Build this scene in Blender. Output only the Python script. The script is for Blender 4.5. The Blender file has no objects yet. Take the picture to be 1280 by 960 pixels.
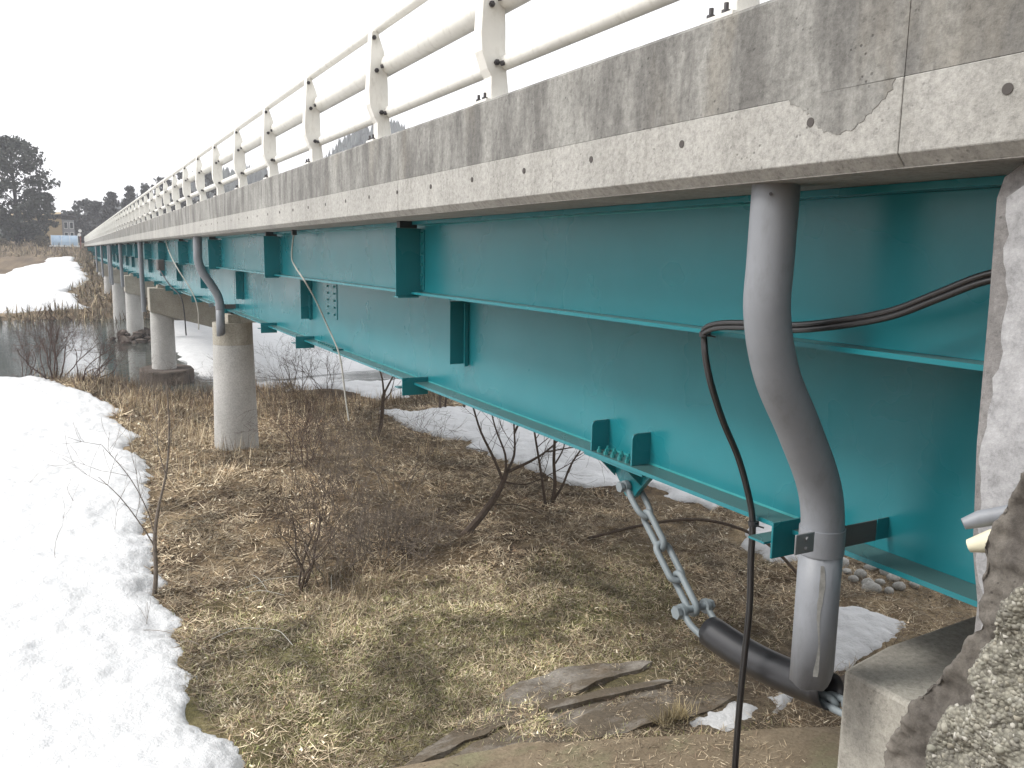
import bpy, bmesh, math, random
import numpy as np
from mathutils import Vector, Matrix, noise as mnoise

random.seed(7)
RNG = np.random.default_rng(7)
SC = bpy.context.scene
COL = SC.collection

# ------------------------------------------------------------------ camera
# world frame: the bridge runs along +Y, X to its far side, Z up, the camera stands at the origin
cam_d = bpy.data.cameras.new("camera")
cam = bpy.data.objects.new("camera", cam_d)
COL.objects.link(cam)
cam_d.sensor_fit = 'HORIZONTAL'
cam_d.sensor_width = 36.0
cam_d.lens = 36.0 * 1035.0 / 1280.0
cam_d.clip_start = 0.05
cam_d.clip_end = 6000
R = Matrix(((0.88409866, 0.05836647, -0.46364093),
            (-0.46704249, 0.14331629, -0.87254327),
            (0.01552003, 0.98795435, 0.15396536)))
cam.matrix_world = R.to_4x4()
SC.camera = cam

# ------------------------------------------------------------------ world, sun, exposure
SUN_EL, SUN_AZ = math.radians(48), math.radians(-72)      # azimuth from +Y towards +X
world = bpy.data.worlds.new("World")
SC.world = world
world.use_nodes = True
wn, wl = world.node_tree.nodes, world.node_tree.links
wn.clear()
wo = wn.new('ShaderNodeOutputWorld')
bg_sky = wn.new('ShaderNodeBackground')
sky = wn.new('ShaderNodeTexSky')
sky.sky_type = 'NISHITA'
sky.sun_disc = False
sky.sun_elevation = SUN_EL
sky.sun_rotation = SUN_AZ
sky.air_density = 1.0
sky.dust_density = 4.0
hs = wn.new('ShaderNodeHueSaturation')
hs.inputs['Saturation'].default_value = 0.35
wl.new(sky.outputs[0], hs.inputs['Color'])
wl.new(hs.outputs[0], bg_sky.inputs['Color'])
bg_sky.inputs['Strength'].default_value = 0.05
bg_cloud = wn.new('ShaderNodeBackground')                 # the even overcast layer
bg_cloud.inputs['Color'].default_value = (0.985, 0.99, 1.0, 1)
bg_cloud.inputs['Strength'].default_value = 0.72
addw = wn.new('ShaderNodeAddShader')
wl.new(bg_sky.outputs[0], addw.inputs[0])
wl.new(bg_cloud.outputs[0], addw.inputs[1])
wl.new(addw.outputs[0], wo.inputs['Surface'])

sun_d = bpy.data.lights.new("sun", 'SUN')
sun_d.energy = 1.5
sun_d.angle = math.radians(14)
sun_d.color = (1.0, 0.97, 0.92)
sun = bpy.data.objects.new("sun", sun_d)
COL.objects.link(sun)
sdir = Vector((math.sin(SUN_AZ) * math.cos(SUN_EL), math.cos(SUN_AZ) * math.cos(SUN_EL), math.sin(SUN_EL)))
sun.rotation_euler = sdir.to_track_quat('Z', 'Y').to_euler()

SC.view_settings.view_transform = 'Standard'
SC.view_settings.look = 'None'
SC.view_settings.exposure = 0.82
SC.view_settings.gamma = 1.0
SC.view_settings.use_curve_mapping = False
SC.cycles.volume_bounces = 2
SC.cycles.max_bounces = 6
SC.cycles.diffuse_bounces = 3
SC.cycles.glossy_bounces = 3
SC.cycles.transparent_max_bounces = 4

# ------------------------------------------------------------------ helpers
class MB:
    """collects shapes for ONE mesh"""
    def __init__(s):
        s.v, s.f = [], []

    def add(s, vs, fs):
        o = len(s.v)
        s.v += [tuple(v) for v in vs]
        s.f += [tuple(i + o for i in f) for f in fs]
        return s

    def box(s, x0, x1, y0, y1, z0, z1):
        vs = [(x0, y0, z0), (x1, y0, z0), (x1, y1, z0), (x0, y1, z0),
              (x0, y0, z1), (x1, y0, z1), (x1, y1, z1), (x0, y1, z1)]
        return s.add(vs, [(3, 2, 1, 0), (4, 5, 6, 7), (0, 1, 5, 4), (1, 2, 6, 5), (2, 3, 7, 6), (3, 0, 4, 7)])

    def prism(s, prof, axis, a, b):
        """extrude a 2D profile along axis ('x': prof=(y,z), 'y': prof=(x,z), 'z': prof=(x,y))"""
        def P(p, q):
            return {'x': (q, p[0], p[1]), 'y': (p[0], q, p[1]), 'z': (p[0], p[1], q)}[axis]
        n = len(prof)
        vs = [P(p, a) for p in prof] + [P(p, b) for p in prof]
        fs = [tuple(range(n)), tuple(range(2 * n - 1, n - 1, -1))]
        fs += [(i, i + n, (i + 1) % n + n, (i + 1) % n) for i in range(n)]
        return s.add(vs, fs)

    def tube(s, pts, rad, n=10, caps=True, flat=1.0):
        pts = [Vector(p) for p in pts]
        m = len(pts)
        rads = rad if isinstance(rad, (list, tuple)) else [rad] * m
        t0 = (pts[1] - pts[0]).normalized()
        ref = Vector((0, 0, 1)) if abs(t0.z) < 0.9 else Vector((1, 0, 0))
        u = t0.cross(ref).normalized()
        vs, fs = [], []
        for i, p in enumerate(pts):
            t = (pts[min(i + 1, m - 1)] - pts[max(i - 1, 0)])
            t = t.normalized() if t.length > 1e-9 else t0
            u = u - t * u.dot(t)
            u = u.normalized() if u.length > 1e-6 else t.orthogonal().normalized()
            w = t.cross(u)
            for k in range(n):
                a = 2 * math.pi * k / n
                vs.append(p + (u * math.cos(a) + w * math.sin(a) * flat) * rads[i])
        for i in range(m - 1):
            for k in range(n):
                fs.append((i * n + k, i * n + (k + 1) % n, (i + 1) * n + (k + 1) % n, (i + 1) * n + k))
        if caps:
            fs.append(tuple(range(n - 1, -1, -1)))
            fs.append(tuple((m - 1) * n + k for k in range(n)))
        return s.add(vs, fs)

    def build(s, name, mat, parent=None, smooth=False, bevel=0.0, segs=1):
        me = bpy.data.meshes.new(name)
        me.from_pydata(s.v, [], s.f)
        bm = bmesh.new()
        bm.from_mesh(me)
        bmesh.ops.recalc_face_normals(bm, faces=bm.faces)
        bm.to_mesh(me)
        bm.free()
        if smooth:
            me.polygons.foreach_set('use_smooth', [True] * len(me.polygons))
            me.set_sharp_from_angle(angle=math.radians(40))
        if mat:
            me.materials.append(mat)
        o = bpy.data.objects.new(name, me)
        COL.objects.link(o)
        if parent:
            o.parent = parent
            o.matrix_parent_inverse = Matrix.Translation(-parent_loc(parent))
        if bevel > 0:
            b = o.modifiers.new('bevel', 'BEVEL')
            b.width = bevel
            b.segments = segs
            b.limit_method = 'ANGLE'
            b.angle_limit = math.radians(40)
        return o


def parent_loc(p):
    # parts are modelled in world coordinates; only the Empties stand away from the origin
    return Vector(p.location) if p.type == 'EMPTY' else Vector((0, 0, 0))


def empty(name, loc, label, cat, group=None):
    o = bpy.data.objects.new(name, None)
    o.empty_display_size = 0.2
    o.location = loc
    COL.objects.link(o)
    return tag(o, label, cat, group)


def tag(o, label=None, cat=None, group=None, kind=None):
    if label:
        o['label'] = label
    if cat:
        o['category'] = cat
    if group:
        o['group'] = group
    if kind:
        o['kind'] = kind
    return o


def copy_tree(o, off, parent=None):
    """a thing with copies of its parts and sub-parts (shared mesh data)"""
    c = o.copy()
    COL.objects.link(c)
    if parent is None:
        c.location = Vector(o.location) + Vector(off)
    else:
        c.parent = parent
        c.matrix_parent_inverse = o.matrix_parent_inverse.copy()
    for ch in list(o.children):
        copy_tree(ch, off, c)
    return c


def np_mesh(name, V, F, mat, parent=None, smooth=False, attr=None, mats=None, matidx=None):
    """V (n,3) array, F (m,k) array with k = 3 or 4"""
    V = np.asarray(V, np.float32)
    F = np.asarray(F, np.int32)
    me = bpy.data.meshes.new(name)
    k = F.shape[1]
    me.vertices.add(len(V))
    me.vertices.foreach_set('co', V.ravel())
    me.loops.add(F.size)
    me.loops.foreach_set('vertex_index', F.ravel())
    me.polygons.add(len(F))
    me.polygons.foreach_set('loop_start', np.arange(0, F.size, k, dtype=np.int32))
    me.polygons.foreach_set('loop_total', np.full(len(F), k, np.int32))
    if smooth:
        me.polygons.foreach_set('use_smooth', np.ones(len(F), bool))
    for m in (mats or [mat]):
        me.materials.append(m)
    if matidx is not None:
        me.polygons.foreach_set('material_index', np.asarray(matidx, np.int32))
    me.update()
    me.validate()
    if attr is not None:
        a = me.color_attributes.new('tint', 'FLOAT_COLOR', 'POINT')
        c = np.ones((len(V), 4), np.float32)
        c[:, :3] = attr
        a.data.foreach_set('color', c.ravel())
    o = bpy.data.objects.new(name, me)
    COL.objects.link(o)
    if parent:
        o.parent = parent
        o.matrix_parent_inverse = Matrix.Translation(-parent_loc(parent))
    return o


_tab = np.random.default_rng(3).random((256, 256)).astype(np.float32)


def vnoise(x, y):
    xi, yi = np.floor(x).astype(int), np.floor(y).astype(int)
    fx, fy = x - xi, y - yi
    fx = fx * fx * (3 - 2 * fx)
    fy = fy * fy * (3 - 2 * fy)
    a = _tab[xi & 255, yi & 255]
    b = _tab[(xi + 1) & 255, yi & 255]
    c = _tab[xi & 255, (yi + 1) & 255]
    d = _tab[(xi + 1) & 255, (yi + 1) & 255]
    return (a * (1 - fx) + b * fx) * (1 - fy) + (c * (1 - fx) + d * fx) * fy - 0.5


def fbm(x, y, s, octs=4):
    r, a = 0, 1.0
    for i in range(octs):
        r = r + a * vnoise(x * s + 17.3 * i, y * s + 5.1 * i)
        s *= 2.03
        a *= 0.5
    return r


# ------------------------------------------------------------------ materials
def mat_new(name):
    m = bpy.data.materials.new(name)
    m.use_nodes = True
    n, l = m.node_tree.nodes, m.node_tree.links
    n.clear()
    out = n.new('ShaderNodeOutputMaterial')
    b = n.new('ShaderNodeBsdfPrincipled')
    l.new(b.outputs[0], out.inputs['Surface'])
    return m, n, l, b


def pos(n, l, scale=(1, 1, 1)):
    g = n.new('ShaderNodeNewGeometry')
    mp = n.new('ShaderNodeMapping')
    mp.inputs['Scale'].default_value = scale
    l.new(g.outputs['Position'], mp.inputs['Vector'])
    return mp.outputs[0]


def nz(n, l, vec, scale, detail=5, rough=0.6):
    t = n.new('ShaderNodeTexNoise')
    t.inputs['Scale'].default_value = scale
    t.inputs['Detail'].default_value = detail
    t.inputs['Roughness'].default_value = rough
    l.new(vec, t.inputs['Vector'])
    return t.outputs['Fac']


def ramp(n, l, fac, stops):
    r = n.new('ShaderNodeValToRGB')
    e = r.color_ramp.elements
    while len(e) < len(stops):
        e.new(0.5)
    for i, (p, c) in enumerate(stops):
        e[i].position = p
        e[i].color = (c, c, c, 1) if isinstance(c, (int, float)) else (*c, 1)
    l.new(fac, r.inputs[0])
    return r.outputs[0]


def mix(n, l, fac, a, b, mode='MIX'):
    m = n.new('ShaderNodeMix')
    m.data_type = 'RGBA'
    m.blend_type = mode
    for sock, v in ((m.inputs[0], fac), (m.inputs[6], a), (m.inputs[7], b)):
        if isinstance(v, (int, float)):
            sock.default_value = v
        elif isinstance(v, tuple):
            sock.default_value = (*v, 1)
        else:
            l.new(v, sock)
    return m.outputs[2]


def bump(n, l, b, h, strength=0.3, dist=0.01, prev=None):
    bp = n.new('ShaderNodeBump')
    bp.inputs['Strength'].default_value = strength
    bp.inputs['Distance'].default_value = dist
    l.new(h, bp.inputs['Height'])
    if prev:
        l.new(prev, bp.inputs['Normal'])
    l.new(bp.outputs[0], b.inputs['Normal'])
    return bp.outputs[0]


ALB = 0.76                     # brings the mixed colours below down to measured albedos


def simple(name, col, rough=0.6, metal=0.0, var=0.12, vscale=8, bstr=0.1, bscale=60, spec=0.5, dirt=None):
    col = tuple(c * ALB for c in col)
    if dirt:
        dirt = (tuple(c * ALB for c in dirt[0]), dirt[1])
    m, n, l, b = mat_new(name)
    v = pos(n, l)
    f = nz(n, l, v, vscale)
    lo = tuple(c * (1 - var) for c in col)
    hi = tuple(min(1, c * (1 + var)) for c in col)
    c = ramp(n, l, f, [(0.3, lo), (0.7, hi)])
    if dirt:
        d = ramp(n, l, nz(n, l, pos(n, l, (1, 1, 0.35)), vscale * 2.3, 6, 0.7), [(0.52, 0.0), (0.72, 1.0)])
        dm = n.new('ShaderNodeMath')
        dm.operation = 'MULTIPLY'
        dm.inputs[1].default_value = dirt[1]
        l.new(d, dm.inputs[0])
        c = mix(n, l, dm.outputs[0], c, dirt[0])
    l.new(c, b.inputs['Base Color'])
    b.inputs['Roughness'].default_value = rough
    b.inputs['Metallic'].default_value = metal
    b.inputs['Specular IOR Level'].default_value = spec
    bump(n, l, b, nz(n, l, v, bscale, 4), bstr, 0.01)
    return m


def concrete(name, base, dark, streak=0.6, pit=0.5, warm=None, fine=1.0, coverage=0.5, sharp=0.09):
    base, dark = tuple(c * ALB for c in base), tuple(c * ALB for c in dark)
    warm = tuple(c * ALB for c in warm) if warm else None
    m, n, l, b = mat_new(name)
    v = pos(n, l)
    big = nz(n, l, v, 1.3, 6, 0.65)
    vs = pos(n, l, (1.0, 2.6, 0.8))
    st = ramp(n, l, nz(n, l, vs, 1.5, 8, 0.68), [(coverage - sharp, 1.0), (coverage + sharp, 0.0)])
    c = mix(n, l, ramp(n, l, big, [(0.3, 0.0), (0.7, 1.0)]), tuple(x * 0.85 for x in base), tuple(min(1, x * 1.12) for x in base))
    f = n.new('ShaderNodeMath')
    f.operation = 'MULTIPLY'
    f.inputs[1].default_value = streak
    l.new(st, f.inputs[0])
    c = mix(n, l, f.outputs[0], c, dark)
    if warm:
        w = ramp(n, l, nz(n, l, pos(n, l, (1, 2.2, 0.6)), 0.9, 5, 0.6), [(0.55, 0.0), (0.75, 1.0)])
        c = mix(n, l, w, c, warm)
    # fine mottling
    mo = ramp(n, l, nz(n, l, v, 34 * fine, 8, 0.85), [(0.30, 0.40), (0.48, 0.95), (0.70, 1.45)])
    c = mix(n, l, 0.8, c, mo, 'MULTIPLY')
    # small pits
    vor = n.new('ShaderNodeTexVoronoi')
    vor.inputs['Scale'].default_value = 34 * fine
    l.new(v, vor.inputs['Vector'])
    pits = ramp(n, l, vor.outputs['Distance'], [(0.10, 1.0), (0.2, 0.0)])
    pm = n.new('ShaderNodeMath')
    pm.operation = 'MULTIPLY'
    l.new(pits, pm.inputs[0])
    l.new(ramp(n, l, nz(n, l, v, 7 * fine, 3), [(0.5, 0.0), (0.62, pit)]), pm.inputs[1])
    c = mix(n, l, pm.outputs[0], c, tuple(x * 0.45 for x in dark))
    l.new(c, b.inputs['Base Color'])
    b.inputs['Roughness'].default_value = 0.9
    b.inputs['Specular IOR Level'].default_value = 0.25
    h = nz(n, l, v, 55 * fine, 6, 0.7)
    b1 = bump(n, l, b, h, 0.45, 0.008)
    inv = n.new('ShaderNodeMath')
    inv.operation = 'SUBTRACT'
    inv.inputs[0].default_value = 1.0
    l.new(pm.outputs[0], inv.inputs[1])
    bump(n, l, b, inv.outputs[0], 0.5, 0.006, b1)
    return m


M = {}
M['conc_up'] = concrete('weathered_parapet_concrete', (0.40, 0.395, 0.37), (0.165, 0.160, 0.152), 0.85, 0.7,
                        warm=(0.30, 0.275, 0.23), coverage=0.51)
M['conc_lo'] = concrete('pale_edge_concrete', (0.50, 0.49, 0.46), (0.33, 0.32, 0.295), 0.55, 0.6, coverage=0.45)
M['conc_under'] = concrete('soffit_concrete', (0.42, 0.40, 0.37), (0.27, 0.25, 0.23), 0.5, 0.2)
M['conc_pier'] = concrete('pier_concrete', (0.60, 0.59, 0.565), (0.46, 0.445, 0.42), 0.4, 0.2, coverage=0.45)
M['conc_cap'] = concrete('cap_concrete', (0.53, 0.50, 0.43), (0.36, 0.33, 0.27), 0.6, 0.2, coverage=0.5)
M['conc_seat'] = concrete('seat_concrete', (0.44, 0.42, 0.37), (0.28, 0.26, 0.23), 0.5, 0.4,
                          warm=(0.50, 0.42, 0.29))
M['conc_wall'] = concrete('rough_wall_concrete', (0.47, 0.47, 0.48), (0.36, 0.36, 0.365), 0.6, 0.25, fine=0.5)
M['conc_mud'] = concrete('muddy_concrete', (0.36, 0.33, 0.29), (0.15, 0.12, 0.085), 0.95, 0.9, warm=(0.22, 0.16, 0.10), coverage=0.55)
M['wet_mud'] = concrete('brown_earth_concrete', (0.36, 0.29, 0.20), (0.15, 0.11, 0.07), 0.9, 0.9, warm=(0.26, 0.26, 0.15), coverage=0.45, sharp=0.25)
M['rubble'] = concrete('dark_rubble', (0.17, 0.14, 0.12), (0.06, 0.05, 0.045), 0.8, 0.5)


def teal_mat():
    m, n, l, b = mat_new('teal_gloss_paint')
    v = pos(n, l)
    f = nz(n, l, v, 2.2, 6, 0.6)
    c = ramp(n, l, f, [(0.3, (0.010, 0.160, 0.188)), (0.7, (0.014, 0.180, 0.210))])
    chalk = ramp(n, l, nz(n, l, pos(n, l, (1, 3.0, 1.0)), 2.0, 7, 0.7), [(0.5, 0.0), (0.8, 0.02)])
    c = mix(n, l, chalk, c, (0.20, 0.45, 0.46))
    l.new(c, b.inputs['Base Color'])
    r = ramp(n, l, nz(n, l, v, 1.5, 3, 0.5), [(0.3, 0.25), (0.7, 0.31)])
    l.new(r, b.inputs['Roughness'])
    b.inputs['Specular IOR Level'].default_value = 0.42
    b.inputs['Coat Weight'].default_value = 0.0
    b.inputs['Coat Roughness'].default_value = 0.22
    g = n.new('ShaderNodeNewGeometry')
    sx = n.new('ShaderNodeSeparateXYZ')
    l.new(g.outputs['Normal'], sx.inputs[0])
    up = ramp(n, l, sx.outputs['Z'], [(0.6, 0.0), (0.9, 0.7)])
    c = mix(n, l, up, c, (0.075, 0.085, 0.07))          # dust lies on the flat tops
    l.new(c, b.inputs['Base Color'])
    return m


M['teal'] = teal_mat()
M['bolt_teal'] = simple('teal_painted_bolt', (0.03, 0.28, 0.29), 0.35)
M['cream'] = simple('cream_paint', (1.0, 0.985, 0.92), 0.42, var=0.04, dirt=((0.5, 0.46, 0.38), 0.45))
M['pipe'] = simple('grey_pvc', (0.27, 0.285, 0.31), 0.5, var=0.06, bstr=0.03, dirt=((0.15, 0.15, 0.15), 0.35))
M['steel'] = simple('galvanised_steel', (0.30, 0.31, 0.32), 0.5, metal=0.5, bstr=0.08)
M['chain'] = simple('grey_painted_chain', (0.25, 0.29, 0.31), 0.5, bstr=0.15)
M['strap'] = simple('brown_grey_strap', (0.12, 0.11, 0.105), 0.6)
M['darkbolt'] = simple('dark_bolt', (0.09, 0.085, 0.09), 0.5, metal=0.3)
M['rubber'] = simple('black_rubber', (0.022, 0.022, 0.025), 0.38, bstr=0.05, spec=0.6)
M['cable'] = simple('black_cable', (0.018, 0.017, 0.018), 0.35, bstr=0.05, spec=0.7)
M['cord'] = simple('white_cord', (0.50, 0.49, 0.44), 0.7)
M['mortar'] = concrete('brown_grey_mortar', (0.22, 0.20, 0.175), (0.09, 0.08, 0.072), 0.85, 0.5, fine=1.5)
M['stripgrey'] = concrete('joint_mortar', (0.32, 0.31, 0.305), (0.19, 0.18, 0.175), 0.6, 0.5, fine=1.3)
M['cream_foam'] = simple('cream_foam_tube', (0.78, 0.74, 0.55), 0.7)
M['bark'] = simple('brown_bark', (0.115, 0.085, 0.065), 0.9, var=0.35, vscale=20, bstr=0.5)
M['bark_red'] = simple('reddish_twig_bark', (0.10, 0.065, 0.055), 0.9, var=0.3, vscale=10)
M['bark_grey'] = simple('grey_twig_bark', (0.20, 0.165, 0.135), 0.9, var=0.3, vscale=15)
M['bark_dark'] = simple('dark_far_bark', (0.05, 0.045, 0.045), 0.9)
M['tan_wall'] = simple('tan_house_wall', (0.42, 0.33, 0.20), 0.8)
M['grey_wall'] = simple('grey_house_wall', (0.30, 0.31, 0.33), 0.8)
M['roof'] = simple('dark_roof', (0.09, 0.085, 0.09), 0.7)
M['glass'] = simple('window_glass', (0.05, 0.06, 0.07), 0.12)
M['tarp'] = simple('blue_white_tarp', (0.42, 0.55, 0.68), 0.5, var=0.1, dirt=((0.12, 0.27, 0.5), 0.9), vscale=0.6)
M['white_paint'] = simple('white_paint', (0.8, 0.8, 0.78), 0.5)
M['rust_pole'] = simple('rusty_red_pole', (0.22, 0.07, 0.05), 0.7)
M['pebble'] = None


def agg_mat():
    m, n, l, b = mat_new('exposed_aggregate')
    v = pos(n, l)
    vor = n.new('ShaderNodeTexVoronoi')
    vor.inputs['Scale'].default_value = 105
    l.new(v, vor.inputs['Vector'])
    c = ramp(n, l, vor.outputs['Color'], [(0.15, (0.16, 0.15, 0.125)), (0.45, (0.22, 0.21, 0.17)), (0.7, (0.29, 0.275, 0.225)),
                                         (0.95, (0.42, 0.41, 0.36))])
    e = ramp(n, l, vor.outputs['Distance'], [(0.35, 1.0), (0.75, 0.6)])
    c = mix(n, l, 0.8, c, e, 'MULTIPLY')
    pt = ramp(n, l, nz(n, l, v, 6, 5), [(0.4, 0.65), (0.65, 1.1)])
    c = mix(n, l, 0.7, c, pt, 'MULTIPLY')
    l.new(c, b.inputs['Base Color'])
    b.inputs['Roughness'].default_value = 0.85
    inv = ramp(n, l, vor.outputs['Distance'], [(0.0, 1.0), (0.8, 0.0)])
    bump(n, l, b, inv, 0.6, 0.008)
    return m


M['aggregate'] = agg_mat()


def peb_mat():
    m, n, l, b = mat_new('pebble_stone')
    a = n.new('ShaderNodeVertexColor')
    a.layer_name = 'tint'
    v = pos(n, l)
    c = mix(n, l, 0.6, a.outputs[0], ramp(n, l, nz(n, l, v, 150, 4), [(0.3, 0.6), (0.7, 1.2)]), 'MULTIPLY')
    l.new(c, b.inputs['Base Color'])
    b.inputs['Roughness'].default_value = 0.8
    return m


M['pebble'] = peb_mat()


def blade_mat(name):
    m, n, l, b = mat_new(name)
    a = n.new('ShaderNodeVertexColor')
    a.layer_name = 'tint'
    l.new(a.outputs[0], b.inputs['Base Color'])
    b.inputs['Roughness'].default_value = 0.75
    b.inputs['Specular IOR Level'].default_value = 0.3
    return m


M['straw'] = blade_mat('dry_straw')
M['leaf'] = blade_mat('evergreen_leaf')


def ground_mat():
    m, n, l, b = mat_new('leaf_litter_soil')
    a = n.new('ShaderNodeVertexColor')
    a.layer_name = 'tint'
    v = pos(n, l)
    f1 = ramp(n, l, nz(n, l, v, 6, 8, 0.75), [(0.28, 0.42), (0.5, 0.95), (0.72, 1.6)])
    f2 = ramp(n, l, nz(n, l, v, 60, 5, 0.75), [(0.3, 0.5), (0.5, 1.0), (0.72, 1.7)])
    c = mix(n, l, 1.0, a.outputs[0], f1, 'MULTIPLY')
    c = mix(n, l, 1.0, c, f2, 'MULTIPLY')
    l.new(c, b.inputs['Base Color'])
    b.inputs['Roughness'].default_value = 0.95
    b.inputs['Specular IOR Level'].default_value = 0.15
    b1 = bump(n, l, b, nz(n, l, v, 9, 6, 0.7), 0.6, 0.08)
    bump(n, l, b, nz(n, l, v, 70, 5, 0.7), 0.6, 0.02, b1)
    return m


M['ground'] = ground_mat()


def snow_mat():
    m, n, l, b = mat_new('old_snow')
    v = pos(n, l)
    c = ramp(n, l, nz(n, l, v, 3, 6, 0.6), [(0.3, (0.565, 0.57, 0.58)), (0.7, (0.645, 0.65, 0.655))])
    sp = ramp(n, l, nz(n, l, v, 55, 4, 0.75), [(0.70, 0.0), (0.78, 0.5)])
    c = mix(n, l, sp, c, (0.45, 0.40, 0.34))
    l.new(c, b.inputs['Base Color'])
    b.inputs['Roughness'].default_value = 0.7
    b.inputs['Specular IOR Level'].default_value = 0.3
    b1 = bump(n, l, b, nz(n, l, v, 5, 6, 0.65), 0.55, 0.10)
    bump(n, l, b, nz(n, l, v, 45, 4, 0.7), 0.3, 0.012, b1)
    return m


M['snow'] = snow_mat()


def water_mat():
    m, n, l, b = mat_new('river_water')
    v = pos(n, l, (1, 1, 1))
    b.inputs['Base Color'].default_value = (0.075, 0.085, 0.078, 1)
    b.inputs['Roughness'].default_value = 0.08
    b.inputs['IOR'].default_value = 1.45
    b.inputs['Specular IOR Level'].default_value = 0.7
    h = nz(n, l, pos(n, l, (0.5, 1.3, 1)), 1.6, 4, 0.55)
    bump(n, l, b, h, 0.16, 0.06)
    return m


M['water'] = water_mat()
M['hill'] = simple('hill_forest_floor', (0.06, 0.06, 0.055), 0.9, var=0.3, vscale=0.05)

# ------------------------------------------------------------------ terrain
TT = [-25, -14, -6, -2, 0, 1.5, 3, 4.2, 5.2, 14, 18, 24, 30, 33, 56, 63, 66, 75, 100, 130, 145, 170, 400, 3000]
TG = [6, 1.2, .3, -1.2, -1.7, -2.9, -3.7, -3.88, -3.9, -3.95, -4.15, -4.5, -4.88, -5.6, -5.7, -5.2, -4.8, -4.2, -2.4, -1.15, .15, .9, 2, 4]  # unseen ground behind the camera, raised to block sky and darken camera-facing plates
TL = [-25, -14, -6, -2, 0, 1.5, 3, 4.2, 5.2, 14, 29, 32, 56, 63, 66, 75, 100, 130, 145, 170, 400, 3000]
GL = [6, 1.2, .3, -1.2, -1.7, -2.9, -3.7, -3.88, -3.9, -3.93, -4.0, -5.3, -5.7, -5.2, -4.8, -4.2, -2.4, -1.15, .15, .9, 2, 4]


def G0(x, y):
    r = np.interp(y, TT, TG)
    q = np.interp(y, TL, GL)
    w = np.clip((x - 0.3) / 2.7, 0, 1)
    w = w * w * (3 - 2 * w)
    return q * (1 - w) + r * w


def G(x, y):
    x = np.asarray(x, float)
    y = np.asarray(y, float)
    amp = np.clip((np.abs(y) - 1) / 8, 0.25, 1)
    return G0(x, y) + amp * (0.10 * fbm(x, y, 0.55, 3) + 0.05 * fbm(x + 40, y, 3.2, 3))


def axis_steps(segs):
    out = []
    for a, b, st in segs:
        out += list(np.arange(a, b, st))
    return np.array(out + [segs[-1][1]])


def green_mask(x, y):
    d = np.hypot((x - 3.0) / 2.6, (y - 6.9) / 2.0)
    return np.clip(1.7 - d * 1.1 + 0.9 * fbm(x, y, 0.9, 4), 0, 1)


def ground_tint(x, y):
    n1 = fbm(x, y, 0.8, 5)[:, None]
    n2 = fbm(x + 90, y + 7, 2.6, 4)[:, None]
    soil = np.array([0.085, 0.058, 0.036])
    straw = np.array([0.33, 0.25, 0.155])
    c = soil + (straw - soil) * np.clip(0.5 + 1.1 * n1 + 0.7 * n2, 0, 1)
    g = green_mask(x, y)[:, None]
    c = c * (1 - 0.75 * g) + np.array([0.18, 0.175, 0.075]) * 0.75 * g
    mud = (np.clip(1.3 - np.hypot((x - 4.6) / 3.0, (y - 5.2) / 0.9) + 0.8 * fbm(x, y, 1.5, 3), 0, 1))[:, None]
    c = c * (1 - 0.7 * mud) + np.array([0.15, 0.12, 0.095]) * 0.7 * mud
    far = np.clip((y - 62) / 10, 0, 1)[:, None]
    c = c * (1 - 0.6 * far) + np.array([0.115, 0.092, 0.07]) * 0.6 * far
    bed = np.clip((-4.7 - G0(x, y)) / 0.4, 0, 1)[:, None]
    return 0.88 * (c * (1 - bed) + np.array([0.06, 0.05, 0.04]) * bed)


def build_ground():
    xs = axis_steps([(-1200, -300, 150), (-300, -60, 24), (-60, -12, 3), (-12, -1, 0.4), (-1, 10, 0.06), (10, 20, 0.25),
                     (20, 70, 3), (70, 300, 23), (300, 1200, 150)])
    ys = axis_steps([(-25, 3, 0.6), (3, 13, 0.06), (13, 22, 0.12), (22, 36, 0.3), (36, 80, 1.5), (80, 180, 4), (180, 500, 40),
                     (500, 1250, 125)])
    X, Y = np.meshgrid(xs, ys)
    X, Y = X.ravel(), Y.ravel()
    Z = G(X, Y)
    near = (X > -1) & (X < 10) & (Y < 22) & (Y > 3)
    Z[near] += 0.025 * fbm(X[near], Y[near], 9, 3)
    nx, ny = len(xs), len(ys)
    i = np.arange(nx * ny).reshape(ny, nx)
    F = np.stack([i[:-1, :-1].ravel(), i[:-1, 1:].ravel(), i[1:, 1:].ravel(), i[1:, :-1].ravel()], 1)
    o = np_mesh('ground', np.stack([X, Y, Z], 1), F, M['ground'], smooth=True, attr=ground_tint(X, Y))
    tag(o, kind='structure')


build_ground()
wv = MB()
wv.add([(-900, 24, -4.9), (900, 24, -4.9), (900, 70, -4.9), (-900, 70, -4.9)], [(0, 1, 2, 3)])
tag(wv.build('river_water', M['water']), kind='structure')


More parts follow.
